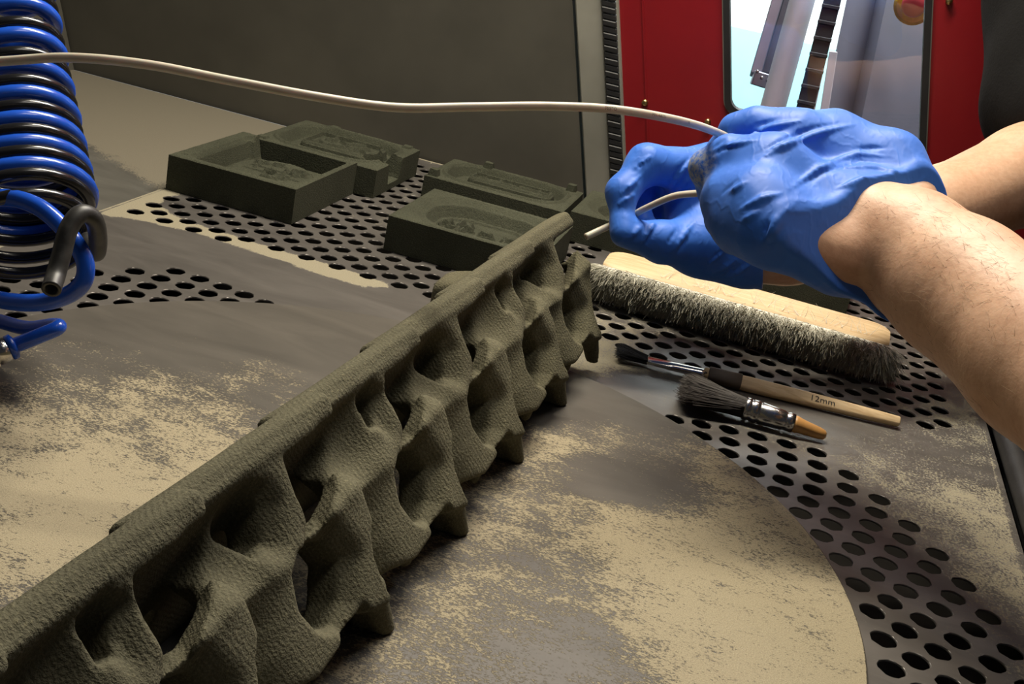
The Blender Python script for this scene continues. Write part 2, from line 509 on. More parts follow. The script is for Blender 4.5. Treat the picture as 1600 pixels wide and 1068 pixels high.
# floor beside the plate on the left, the added dark box below, walls
def grid_floor(name, x0, x1, y0, y1, z, mat, cov):
    nx, ny = 40, 60; V = []; F = []
    for i in range(nx+1):
        for j in range(ny+1): V.append((x0+(x1-x0)*i/nx, y0+(y1-y0)*j/ny, z))
    for i in range(nx):
        for j in range(ny):
            a = i*(ny+1)+j; F.append((a, a+ny+1, a+ny+2, a+1))
    n = len(V)
    V += [(x0,y0,z-.004),(x1,y0,z-.004),(x1,y1,z-.004),(x0,y1,z-.004)]
    F += [(n,n+3,n+2,n+1),(0,nx*(ny+1),n+1,n),(nx*(ny+1),nx*(ny+1)+ny,n+2,n+1),(nx*(ny+1)+ny,ny,n+3,n+2),(ny,0,n,n+3)]
    o = obj(name, V, F, mat)
    A = np.array(V); q = o.data.attributes.new('sand', 'FLOAT', 'POINT'); q.data.foreach_set('value', cov(A[:,0], A[:,1]).astype(np.float32))
    return o
def side_cov(x, y):
    k = np.clip((y - (0.865 + (x + 0.49) * -0.55)) / 0.03 + 0.1, 0, 1)
    return 0.1 + 0.95 * k
struct(grid_floor('floor.001', -0.80, -0.4925, -0.05, 1.196, -0.004, M['side'], side_cov), 'dark steel side floor left of the perforated plate, half covered in sand')
# the cabinet walls lean against the tilted floor plate: their upright direction
UX, UY = -0.28, -0.05
def lean(o):
    me = o.data; n = len(me.vertices); c = np.empty(n*3, np.float32); me.vertices.foreach_get('co', c)
    c = c.reshape(-1, 3); c[:, 0] += UX*c[:, 2]; c[:, 1] += UY*c[:, 2]
    me.vertices.foreach_set('co', c.ravel()); me.update(); return o
def onwall(px, py, y0):               # (x at the foot, z) of a pixel on a leaning wall that stands at y0
    r = ray(px, py); t = (y0 + UY*EYE[2]*0 - EYE[1] + UY*EYE[2]) / (r[1] - UY*r[2])
    p = EYE + r*t; return p[0] - UX*p[2], p[2]
w = MB(); w.box((-0.525, 1.225, 0.395), (0.335, 0.0245, 0.40)); struct(lean(w.build('wall_back', M['wallmat'])), 'dusty dark grey steel back wall of the cabinet')
w = MB(); w.box((-0.8245, 0.572, 0.395), (0.024, 0.626, 0.40)); struct(lean(w.build('wall_left', M['wallmat'])), 'dark grey steel wall at the left end of the cabinet')
w = MB()
w.box((-0.15, 0.575, -0.20), (0.62, 0.62, 0.005)); w.box((-0.15, 1.19, -0.10), (0.62, 0.005, 0.094)); w.box((-0.15, -0.05, -0.10), (0.62, 0.005, 0.09))
w.box((-0.78, 0.575, -0.10), (0.005, 0.62, 0.09)); w.box((0.47, 0.575, -0.10), (0.005, 0.62, 0.09))
struct(w.build('floor.002', M['dark']), 'added dark box under the perforated plate that keeps its holes dark')  # dark box added so the plate holes look shaded inside
# pale jamb strip, rubber seal, silver edge
xs0 = onwall(902, 60, 1.2)[0]; xs1 = onwall(944, 60, 1.2)[0]; xs2 = onwall(969, 140, 1.2)[0]
w = MB(); w.box(((xs0+xs1)/2, 1.2225, 0.395), ((xs1-xs0)/2, 0.0245, 0.40), bev=0.0015); struct(lean(w.build('trim_1', M['wall_light'])), 'pale grey vertical jamb strip beside the black seal')
w = MB()
for k in range(130): w.box(((xs1+xs2)/2, 1.2005 + 0.0006*(k % 2), 0.006*k + 0.003), ((xs2-xs1)/2, 0.006, 0.0027), bev=0.0008)
struct(lean(w.build('trim_2', M['rubber'])), 'black ribbed rubber door seal between grey jamb and red door')
w = MB(); w.box((xs2+0.0012, 1.204, 0.395), (0.0011, 0.006, 0.40)); struct(lean(w.build('trim_3', M['wall_light'])), 'thin silver metal edge of the red door')
# right sill with rubber seal
P = [np.array((0.203, y, 0.004)) for y in np.arange(-0.05, 1.19, 0.02)]
V, F = tube(P, 0.009, 14); struct(obj('trim_4', V, F, M['rubber'], smooth=True), 'black rubber seal along the right edge of the cabinet floor')
w = MB(); w.box((0.30, 0.57, -0.02), (0.086, 0.62, 0.016), bev=0.003)
struct(w.build('trim_5', plain('dark_sill_paint', (0.03, 0.032, 0.036), 0.45)), 'dark grey sill outside the cabinet floor on the right')

# ---- red door with window
DY = 1.205                                    # face of the door
wl = (onwall(1129, 170, DY)[0] + onwall(1134, 0, DY)[0]) / 2      # opening, foot x and height
wr = (onwall(1446, 247, DY)[0] + onwall(1456, 0, DY)[0]) / 2
wb = (onwall(1150, 183, DY)[1] + onwall(1425, 245, DY)[1]) / 2; wt = 0.44
door = empty('door_1', (-0.15, DY, 0)); struct(door, 'red painted steel door with a tall window in a black gasket')
def slab(name, x0, x1, z0, z1, y0, y1, mat, bev=0.0):
    m = MB(); m.box(((x0+x1)/2, (y0+y1)/2, (z0+z1)/2), ((x1-x0)/2, (y1-y0)/2, (z1-z0)/2), bev=bev)
    return m
def round_rect(x0, x1, z0, z1, r, n=8):
    out = []
    for cx, cz, a0 in ((x1-r, z1-r, 0), (x0+r, z1-r, 90), (x0+r, z0+r, 180), (x1-r, z0+r, 270)):
        for k in range(n+1):
            a = math.radians(a0 + 90*k/n); out.append((cx + r*math.cos(a), cz + r*math.sin(a)))
    return out
def ring_prism(outer, inner, y0, y1):
    n = len(outer); V = []; F = []
    for y in (y0, y1):
        V += [(x, y, z) for x, z in outer]; V += [(x, y, z) for x, z in inner]
    for k in range(n):
        k2 = (k+1) % n
        F += [(k, n+k, n+k2, k2)[::-1], (2*n+k, 3*n+k, 3*n+k2, 2*n+k2), (k, k2, 2*n+k2, 2*n+k)[::-1], (n+k, n+k2, 3*n+k2, 3*n+k)]
    return V, F
op = round_rect(wl, wr, wb, wt, 0.012)
big = []
for k, (x, z) in enumerate(op):               # outer rectangle matched point for point
    q = k // 9; f = (k % 9) / 8
    cx = {0: 0.52, 1: xs2+0.0022, 2: xs2+0.0022, 3: 0.52}[q]; cz = {0: 0.79, 1: 0.79, 2: -0.01, 3: -0.01}[q]
    big.append((cx, cz))
V, F = ring_prism(big, op, DY, DY + 0.03)
p = lean(obj('door_panel', V, F, M['red'])); keep(p, door)
V, F = ring_prism(op, round_rect(wl+0.0065, wr-0.0065, wb+0.0065, wt-0.0065, 0.008), DY - 0.004, DY + 0.012)
p = lean(obj('window_gasket', V, F, M['rubber'])); p['label'] = 'black rubber gasket around the window'; keep(p, door)
V, F = ring_prism(round_rect(wl-0.0012, wr+0.0012, wb-0.0012, wt+0.0012, 0.013), op, DY - 0.0015, DY + 0.001)
p = lean(obj('gasket_edge', V, F, M['wall_light'])); keep(p, door)
gm, nt, b = mat_base('window_glass')
b.inputs['Base Color'].default_value = (0.96, 0.985, 0.98, 1); b.inputs['Roughness'].default_value = 0.0
b.inputs['Transmission Weight'].default_value = 1.0; b.inputs['IOR'].default_value = 1.45
nt.links.new(ramp(nt, noise(nt, 18, 3), [(0.4, (0.0, 0.0, 0.0)), (0.8, (0.04, 0.04, 0.04))]), b.inputs['Roughness'])
V = []; F = []
m = slab('g', wl+0.004, wr-0.004, wb+0.004, wt-0.004, DY + 0.003, DY + 0.007, gm)
p = lean(m.build('window_pane', gm)); p['label'] = 'clear window pane'; keep(p, door)
xf = onwall(1008, 100, DY)[0]
m = slab('fold', xf-0.001, xf+0.001, 0.0, 0.79, DY-0.0012, DY+0.001, None); p = lean(m.build('fold_seam', M['red'])); keep(p, door)
def screw(px, py):
    x0, z0 = onwall(px, py, DY); q = np.array((x0 + UX*z0, DY - 0.0015 + UY*z0, z0))
    m = MB(); V, F = tube([q + np.array((0, 0.003, 0)), q, q + np.array((0, -0.0022, 0)), q + np.array((0, -0.003, 0))], [0.0034, 0.0034, 0.003, 0.0012], 12)
    p = obj('screw', V, F, M['brass'], smooth=True); keep(p, door)
for a in ((1106, 190), (1483, 2), (1008, 160)): screw(*a)

# ================================================================== SAND MOULD BLOCKS
def sd_rrect(x, y, cx, cy, hx, hy, r):
    qx = np.abs(x-cx) - hx + r; qy = np.abs(y-cy) - hy + r
    return np.hypot(np.maximum(qx, 0), np.maximum(qy, 0)) + np.minimum(np.maximum(qx, qy), 0) - r
def sd_stroke(x, y, a, b, w):
    a = np.array(a); b = np.array(b); ab = b-a
    t = np.clip(((x-a[0])*ab[0] + (y-a[1])*ab[1]) / ab.dot(ab), 0, 1)
    return np.hypot(x-a[0]-t*ab[0], y-a[1]-t*ab[1]) - w
def step(d, w=0.0012): return np.clip(0.5 - d/(2*w), 0, 1)      # 1 inside
def mould(name, x0, x1, y0, y1, hz, fn, label, mat, res=0.0011, rot=0.0):
    W_, D_ = x1-x0, y1-y0
    xs = np.linspace(0, W_, int(W_/res)+1); ys = np.linspace(0, D_, int(D_/res)+1)
    X, Y = np.meshgrid(xs, ys, indexing='ij')
    Z = fn(X, Y, W_, D_, hz) + rng.normal(0, 0.00012, X.shape)
    edge = np.minimum(np.minimum(X, W_-X), np.minimum(Y, D_-Y))
    Z = Z - 0.0008 * np.clip(1 - edge/0.0016, 0, 1)
    nx, ny = X.shape
    V = np.stack([X.ravel()-W_/2, Y.ravel()-D_/2, np.maximum(Z, 0.003).ravel()], 1)
    I = np.arange(nx*ny).reshape(nx, ny)
    Q = np.stack([I[:-1,:-1].ravel(), I[1:,:-1].ravel(), I[1:,1:].ravel(), I[:-1,1:].ravel()], 1)
    b = np.concatenate([I[:,0], I[-1,1:], I[-2::-1,-1], I[0,-2:0:-1]])
    n0 = len(V); VB = V[b].copy(); VB[:,2] = 0; V = np.vstack([V, VB])
    k = np.arange(len(b)); k2 = (k+1) % len(b)
    S = np.stack([b[k], n0+k, n0+k2, b[k2]], 1)
    me_v = V; F = [tuple(q) for q in Q] + [tuple(q) for q in S] + [tuple(n0 + i for i in k[::-1])]
    o = obj(name, me_v, F, mat)
    o.location = ((x0+x1)/2, (y0+y1)/2, 0.0004); o.rotation_euler.z = rot
    tag(o, label, 'sand mould', 'dark green sand moulds at the back of the cabinet')
    return o
def relief(X, Y, cx, cy, w, h, n, seed, thick=0.0016):
    r = np.random.default_rng(seed); d = np.full(X.shape, 9.0)
    for _ in range(n):
        px, py = cx + r.uniform(-w, w), cy + r.uniform(-h, h); a = r.choice([0.1, 0.25, 1.5, 1.75, 0.8, 2.4]); L = r.uniform(.003, .008)
        d = np.minimum(d, sd_stroke(X, Y, (px-L*math.cos(a), py-L*math.sin(a)), (px+L*math.cos(a), py+L*math.sin(a)), thick*r.uniform(.7, 1.2)))
    return d
def m_box(X, Y, W_, D_, h):                   # A: open box with an oval badge island
    Z = np.full(X.shape, h)
    cx, cy = W_/2+0.003, D_/2+0.002
    inner = sd_rrect(X, Y, cx, cy, W_/2-0.009, D_/2-0.007, 0.012)
    Z -= 0.0035*step(inner, 0.0015)
    deep = sd_rrect(X, Y, cx, cy, W_/2-0.013, D_/2-0.011, 0.012)
    Z -= 0.0165*step(deep, 0.002)
    isl = np.hypot((X-cx-0.004)/0.036, (Y-cy+0.004)/0.042)-1
    isl *= 0.038
    Z += 0.009*step(isl, 0.0016)
    rel = relief(X, Y, cx+0.004, cy-0.004, 0.022, 0.026, 16, 5)
    Z += np.where(isl < -0.002, 0.0035*step(rel), 0)
    ln = np.minimum(sd_stroke(X, Y, (cx-.02, cy+.004), (cx+.028, cy+.004), .0011), sd_stroke(X, Y, (cx-.02, cy-.009), (cx+.03, cy-.010), .0011))
    Z -= np.where(isl < -0.002, 0.003*step(ln), 0)
    notch = sd_rrect(X, Y, 0.028, D_, 0.009, 0.024, 0.006)     # cut through the rear wall
    notch2 = sd_rrect(X, Y, W_*0.58, D_, W_*0.35, 0.022, 0.004)
    Z = np.minimum(Z, h - 0.021*step(notch, .0025)); Z = np.minimum(Z, h-0.020*step(notch2, .002))
    pock = np.hypot(X-W_+0.020, Y-D_+0.030)-0.010
    Z = np.minimum(Z, h-0.026*step(pock, .001)); dim = np.hypot(X-0.008, Y-0.010)-0.0035
    return Z - 0.001*step(dim, .0006)
def m_ring(seed, notch):
    def fn(X, Y, W_, D_, h):                  # groove round a raised badge, pegs in the corners
        Z = np.full(X.shape, h-0.002)
        cx, cy = W_/2, D_/2
        o1 = sd_rrect(X, Y, cx, cy, W_/2-0.009, D_/2-0.008, 0.03)
        Z += 0.0022*step(np.abs(o1)-0.0016, 0.0012)
        g = sd_rrect(X, Y, cx, cy, W_/2-0.014, D_/2-0.013, 0.027)
        Z -= 0.009*step(g, 0.0025)
        isl = sd_rrect(X, Y, cx+0.006, cy-0.002, W_/2-0.026, D_/2-0.031, 0.010)
        Z += 0.0082*step(isl, 0.001)
        Z += np.where(isl < -0.001, 0.0030*step(np.abs(isl+0.004)-0.0012), 0)
        rel = relief(X, Y, cx+0.006, cy-0.002, W_/2-0.036, D_/2-0.040, 20, seed)
        Z += np.where(isl < -0.005, 0.004*step(rel) - 0.002, 0)
        for sx, sy in ((0.007, 0.007), (W_*0.28, D_-0.005), (W_-0.012, D_-0.006)):
            Z = np.where(sd_rrect(X, Y, sx, sy, 0.0045, 0.0042, 0.001) < 0, h+0.0042, Z)
        if notch:
            n = sd_rrect(X, Y, W_-0.012, D_*0.42, 0.020, 0.017, 0.012)
            Z = np.minimum(Z, h-0.022*step(n, 0.002))
        return Z
    return fn
def m_cavity(seed):
    def fn(X, Y, W_, D_, h):                  # stepped stadium cavity with lettering relief on its floor
        Z = np.full(X.shape, h)
        cx, cy = W_/2, D_/2
        a = sd_rrect(X, Y, cx, cy, W_/2-0.011, D_/2-0.010, 0.034); Z -= 0.0035*step(a, 0.004)
        b_ = sd_rrect(X, Y, cx, cy, W_/2-0.020, D_/2-0.020, 0.030); Z -= 0.009*step(b_, 0.003)
        c = sd_rrect(X, Y, cx, cy, W_/2-0.026, D_/2-0.027, 0.025); Z -= 0.002*step(c, 0.001)
        rel = relief(X, Y, cx-W_*0.2, cy, 0.014, 0.012, 11, seed); Z += np.where(c < -0.002, 0.0050*step(rel), 0)
        rel = relief(X, Y, cx+W_*0.14, cy-0.004, 0.016, 0.010, 8, seed+1); Z += np.where(c < -0.002, 0.0045*step(rel), 0)
        return Z
    return fn
mould('sand_mould', -0.487, -0.371, 0.8695, 1.001, 0.0305, m_box, 'open-topped sand mould with an oval badge inside, nearest the left edge of the plate', M['mould'])
mould('sand_mould', -0.478, -0.352, 1.0035, 1.122, 0.029, m_ring(21, True), 'sand mould with corner pegs and a U-shaped notch, behind the open-topped one', M['mould'])
mould('sand_mould', -0.318, -0.181, 1.040, 1.132, 0.027, m_ring(33, False), 'sand mould with a grooved raised badge, standing against the middle of the back wall', M['mould'])
mould('sand_mould', -0.290, -0.160, 0.8715, 0.985, 0.0300, m_cavity(44), 'sand mould with a stepped oval cavity, directly behind the far end of the tread core', M['mould'])
mould('sand_mould', -0.174, 0.087, 1.040, 1.140, 0.028, m_cavity(52), 'long sand mould mostly hidden behind the gloved hands, below the red door', M['mould'])

# ================================================================== TREAD CORE
def make_tread():
    ang = math.radians(87.4)
    ax = np.array([math.cos(ang), math.sin(ang), 0])
    T0 = np.array([-0.1480, 0.3004, 0.1])
    dn = np.array([0.5136, -0.0233, -0.8577]); nn = np.array([0.8568, -0.0389, 0.5141])
    PER = 90.3
    h = 1.35
    S = np.arange(-150, 462, h, dtype=np.float32); Bv = np.arange(-9, 112, h, dtype=np.float32); Dv = np.arange(-88, 24, h, dtype=np.float32)
    s2, b2 = np.meshgrid(S, Bv, indexing='ij')
    ks = range(-2, 6)
    def G(x, y): return np.exp(-(x*x + y*y))
    def poly(px, py, pts):                          # signed distance to a polygon
        pts = np.array(pts, float); d = np.full(px.shape, 1e9); sgn = np.ones(px.shape); n = len(pts)
        for i in range(n):
            a, b = pts[i], pts[(i+1) % n]; e = b-a
            wx, wy = px-a[0], py-a[1]
            t = np.clip((wx*e[0]+wy*e[1])/e.dot(e), 0, 1)
            d = np.minimum(d, (wx-e[0]*t)**2 + (wy-e[1]*t)**2)
            c1 = py >= a[1]; c2 = py < b[1]; c3 = e[0]*wy > e[1]*wx
            f = (c1 & c2 & c3) | (~c1 & ~c2 & ~c3); sgn = np.where(f, -sgn, sgn)
        return sgn*np.sqrt(d)
    c = np.zeros_like(s2); hole = np.full(s2.shape, 50.0); deep = np.full(s2.shape, 50.0); hem = np.zeros_like(s2)
    LENS = [(-58,8.5),(-66,7.5),(-72.5,12),(-73.5,21),(-68,33),(-60,31),(-54,20)]
    SLOT = [(-48,3.5),(-55,3.5),(-60.5,8),(-59.5,24),(-53,25),(-46,15)]
    WIN = [(-38,8),(3,7.0),(2,15),(-5,24),(-19,33),(-37,41),(-39.5,24)]
    OVAL = [(-41,41),(-50,40.5),(-57.5,45),(-60,58),(-55,69),(-49,74.5),(-39,75),(-30,70),(-21,58),(-27,46)]
    for k in ks:
        nz = k*PER if k < 5 else 446.0
        a = s2 - nz
        near = (a > -125) & (a < 45)
        seg = (a > -PER) & (a <= 0)
        c += np.where(seg, a/PER*(9.0 - 5.0*np.clip((b2-12)/40, 0, 1)) + 4.2 - 2.5*np.clip((b2-25)/35, 0, 1), 0)
        c += 2.5*G((a+1-(b2-34)*0.25)/13, (b2-36)/7)            # bright saddle right of the window
        dl = np.abs((a+40)*0.205 + (b2-41.5))
        c += np.where((a > -46) & (a < 4), 1.5*np.exp(-(dl/3.5)**2)*np.clip((a+46)/6, 0, 1)*np.clip((4-a)/6, 0, 1), 0)
        c += 2.0*G((a+63)/9, (b2-39)/6)                           # lip under the lens
        c -= 12.5*np.exp(-(np.sqrt(((a+83)/19)**2 + ((b2-16)/21)**2))**3)                        # hollow after the previous nose
        c += 0.0*a
        ae = np.interp(b2, [40,47,56,66,76,84], [8,4,-2,-6,-6,-4])
        x = a - ae
        sc = np.where(x > -2.0, np.exp(-(np.maximum(x, 0)/15)**2)*np.clip((x+2.0)/2.0, 0, 1), 0)*np.clip((b2-41)/12, 0, 1)*np.clip((92-b2)/10, 0, 1)
        c -= 11.0*sc
        L = LENS if k % 2 else SLOT
        if k == 5: L = [(p[0]+1, p[1]) for p in LENS]
        for pts, fl in ((L, 6.0), (WIN, 4.0), (OVAL, 6.5)):
            p = np.where(near, poly(a, b2, pts), 50)
            ce = np.mean(np.array(pts), 0)
            side = np.clip((a-ce[0])/8+0.4, 0, 1)                 # flare on the far side
            c -= np.where(near, fl*np.exp(-(np.maximum(p, 0)/6.0)**2)*side, 0)*np.clip((b2-8)/6, 0, 1)
            hole = np.minimum(hole, p)
            if pts is WIN: deep = np.minimum(deep, p)
        hm = np.interp(a, [-PER,-80,-62,-40,-27,-23,-21,-8,-3,0], [80,79,83,80,77.5,76.5,81,84.5,84.5,80])
        hem = np.where(seg, hm, hem)
    hem = np.where(hem == 0, 80, hem)
    d3 = Dv[None, None, :]
    F = np.abs(d3 - c[:, :, None]+7.4) - 8.0                      # shell, outer face at d = c
    # pockets run deeper away from the lens side: slanted tunnels behind windows and lenses
    H3 = np.repeat(hole[:, :, None], len(Dv), axis=2)
    for i, dd_ in enumerate(Dv):
        for fr in (0.35, 0.7, 1.0):
            sh = int(round(min(max(0.0, 4.0-dd_)*1.1, 15.0)*fr/h))
            if sh > 0: H3[sh:, :, i] = np.minimum(H3[sh:, :, i], deep[:-sh])
    F = smax(F, -H3, 3.0)
    F = smax(F, (b2-hem)[:, :, None], 3.0)
    F = smax(F, (2-b2)[:, :, None], 2.0)
    # flange bars on top, laid like shingles
    for k in ks:
        nz = k*PER if k < 5 else 446.0
        a = (s2 - nz)[:, :, None]
        dc = (a/PER)*9.0 + 0.6
        q1 = np.abs(b2[:, :, None]-1.4) - 2.0; q2 = np.abs(d3-dc+1.0) - 1.6; q3 = np.abs(a+58) - 54.5
        bar = np.sqrt(np.maximum(q1, 0)**2+np.maximum(q2, 0)**2+np.maximum(q3, 0)**2) + np.minimum(np.maximum(q1, np.maximum(q2, q3)), 0) - 3.2
        F = smin(F, bar, 2.5)
        # web that ties nose to face
        # feet
    zz = (100 - 85.77/100*b2[:, :, None]*1.0 + 51.41/100*d3)      # height in mm
    s3 = S[:, None, None]; b3 = Bv[None, :, None]
    for k in ks:
        nz = k*PER if k < 5 else 446.0
        for (a0, bb0, dd0, a1, bb1, dd1, r0, r1) in ((-5,78,-7, 6,105,-15, 6.5,4.2), (-2,77,-16, 8,108,-26, 6.5,4.5), (0,76,-28, 9,110,-40, 6.5,4.5),
                                                     (-50,77,-9, -48,88,-16, 5.5,3.5)):
            if nz + a1 > 452 or nz + a0 < -150: continue
            i0 = max(0, int((nz+min(a0,a1)-16+150)/h)); i1 = min(len(S), int((nz+max(a0,a1)+16+150)/h))
            if i1 <= i0: continue
            cc = cone((s3[i0:i1], b3, d3), (nz+a0, bb0, dd0), (nz+a1, bb1, dd1), r0, r1)
            F[i0:i1] = smin(F[i0:i1], cc, 5.0)
    # unseen rear wall added to darken the cavity; oval openings admit light slivers
    e = np.array([0.66, -0.751])
    tb = (b3-6)*e[0] + (d3+10)*e[1]; td = -(b3-6)*e[1]*-1*-1 + (d3+10)*e[0]
    td = (b3-6)*0.751 + (d3+10)*0.66
    rear = np.maximum(np.abs(td) - 4.0, np.abs(tb-44) - 52)
    per = np.mod(s3+40, PER) - PER/2
    ro = (np.sqrt((per/10.0)**2 + ((tb-60)/14.0)**2) - 1)*10
    rear = smax(np.broadcast_to(rear, F.shape), -np.broadcast_to(ro, F.shape), 2.0)
    F = smin(F, rear, 5.0)
    # buttress behind the far end
    bx = [nn.dot(p)*1000 for p in ()]
    F = np.maximum(F, 6.3 - zz)                                   # stands on the disc
    F = np.maximum(F, np.broadcast_to(s3-449, F.shape)); F = np.maximum(F, np.broadcast_to(-148-s3, F.shape))
    V, Q = nets(F.astype(np.float32), (S[0], Bv[0], Dv[0]), h)
    Wv = T0 + (V[:, :1]*ax + V[:, 1:2]*dn + V[:, 2:3]*nn)/1000
    root = empty('tread_core', (-0.12, 0.45, ZD))
    tag(root, 'long green-grey sand-printed tire tread core with rows of holes, leaning across the turntable', 'sand core')
    o = netobj('lattice_shell', Wv, Q, M['tread']); keep(o, root)
    # rounded buttress block behind the far end
    hb = 0.0018
    X = np.arange(-0.225, -0.120, hb); Y = np.arange(0.66, 0.80, hb); Z = np.arange(0.0, 0.098, hb)
    x, y, z = np.meshgrid(X, Y, Z, indexing='ij')
    top = np.interp(x, [-0.210, -0.195, -0.180, -0.166, -0.15, -0.13], [0.033, 0.036, 0.040, 0.052, 0.074, 0.088])
    f = smax(np.abs(x+0.172)-0.036, np.abs(y-0.757)-0.020, 0.012); f = smax(f, z-top, 0.008); f = np.maximum(f, 0.0008-z)
    V, Q = nets(f.astype(np.float32), (X[0], Y[0], Z[0]), hb)
    o = netobj('rear_buttress', V, Q, M['tread']); keep(o, root)
make_tread()

# ================================================================== PEOPLE: gloved hands and forearms
def pr(x, y, d, r): return (at(x, y, d), r*d/FPX)
def chain(*pts):
    q = [pr(*p) for p in pts]
    return [(q[i][0], q[i+1][0], q[i][1], q[i+1][1]) for i in range(len(q)-1)]
near_palm = (chain((1395,335,.668,54),(1310,262,.69,50),(1240,222,.69,46)) + chain((1360,360,.655,58),(1205,262,.662,48))
    + chain((1335,385,.645,54),(1185,315,.642,46)) + chain((1310,404,.64,58),(1200,362,.632,46))
    + chain((1390,255,.69,40),(1300,226,.70,46)) + chain((1395,255,.685,46),(1420,315,.672,55))
    + chain((1185,315,.642,46),(1136,312,.66,31),(1125,342,.69,25)) + chain((1200,362,.632,46),(1158,352,.65,31),(1148,375,.68,23)))
near_fing = (chain((1240,222,.69,46),(1182,200,.695,30),(1150,204,.70,23),(1128,236,.712,21),(1130,275,.72,19))
    + chain((1205,262,.662,48),(1140,243,.672,29),(1106,262,.680,26),(1112,300,.70,23))
    + chain((1300,226,.70,46),(1205,222,.722,30),(1160,245,.74,24),(1130,275,.74,17)))
near_hand = near_palm + near_fing
near_arm = chain((1330,350,.665,80),(1420,392,.645,94),(1500,450,.615,108),(1640,560,.56,130),(1820,700,.49,150))
far_palm = (chain((1150,330,.842,64),(1120,272,.835,40)) + chain((1150,345,.85,64),(1110,285,.862,36)) + chain((1150,375,.86,58),(1100,360,.872,34))
    + chain((1165,388,.83,58),(1095,382,.815,42)) + chain((1118,275,.838,40),(1118,385,.826,44)) + chain((1078,296,.838,36),(1082,372,.826,40)))
far_fing = (chain((1120,272,.835,40),(1010,256,.805,29),(972,300,.795,23),(972,340,.790,19))
    + chain((1110,285,.862,36),(1012,280,.845,27),(992,318,.825,22),(1005,345,.81,18))
    + chain((1110,318,.872,36),(1040,312,.87,27),(1020,348,.85,22))
    + chain((1100,360,.872,34),(1045,350,.865,25),(1040,378,.85,20))
    + chain((1095,382,.815,42),(1035,378,.80,31),(975,364,.787,22)))
far_hand = far_palm + far_fing
far_arm = chain((1175,382,.83,60),(1230,384,.83,58),(1340,372,.845,64),(1470,330,.87,68),(1600,274,.90,76),(1700,228,.92,80))
near_el = at(1820,700,.49); far_el = at(1700,228,.92)
near_sh = np.array([0.36, 0.60, 0.47]); far_sh = at(1715,-330,.97)

def sdf(P, prims, k):
    f = None
    for (a, b, ra, rb) in prims:
        c = cone(P, a, b, ra, rb); f = c if f is None else smin(f, c, k)
    return f
def box_of(prims, pad):
    A = np.array([p for q in prims for p in (q[0]-max(q[2],q[3]), q[0]+max(q[2],q[3]), q[1]-max(q[2],q[3]), q[1]+max(q[2],q[3]))])
    return A.min(0)-pad, A.max(0)+pad
def gridfor(lo, hi, h):
    ax = [np.arange(lo[i], hi[i]+h, h) for i in range(3)]
    return np.meshgrid(*ax, indexing='ij', sparse=True), ax
def sdf_grid(prims, ax, k, F=None, pad=0.030):
    if F is None: F = np.full(tuple(len(q) for q in ax), 0.04, np.float32)
    for (a, b, ra, rb) in prims:
        m = max(ra, rb) + pad; lo = np.minimum(a, b)-m; hi = np.maximum(a, b)+m
        sl = tuple(slice(int(np.searchsorted(ax[d], lo[d])), int(np.searchsorted(ax[d], hi[d]))) for d in range(3))
        g = np.meshgrid(*[ax[d][sl[d]].astype(np.float32) for d in range(3)], indexing='ij', sparse=True)
        c = cone(g, a, b, ra, rb)
        if c.size: F[sl] = smin(F[sl], c, k)
    return F
def march(px, py, f, d0=0.45, d1=1.0):
    r = ray(px, py); t = d0
    for _ in range(120):
        p = EYE + r*t; v = float(f((p[0], p[1], p[2])))
        if v < 0.0002: return p
        t += max(v*0.7, 0.0003)
        if t > d1: return None
    return p
def plane3(a, b, c, inside):
    n = np.cross(b-a, c-a); n /= np.linalg.norm(n)
    if n.dot(inside-a) > 0: n = -n
    return a, n                       # n points out of the glove
def capsules_local(F, ax, pts, rad, k, sub=False):
    for i in range(len(pts)-1):
        a, b = pts[i], pts[i+1]; m = rad*1.0 + 3*k + 0.003
        tpr = max(0.12, math.sin(math.pi*(i+0.5)/(len(pts)-1))); kt = k*tpr
        lo = np.minimum(a, b)-m; hi = np.maximum(a, b)+m
        sl = tuple(slice(int(np.searchsorted(ax[d], lo[d])), int(np.searchsorted(ax[d], hi[d]))) for d in range(3))
        g = np.meshgrid(*[ax[d][sl[d]] for d in range(3)], indexing='ij', sparse=True)
        c = cone(g, a, b, rad*tpr, rad*tpr)
        if c.size == 0: continue
        F[sl] = smax(F[sl], -c, kt) if sub else smin(F[sl], c, kt)

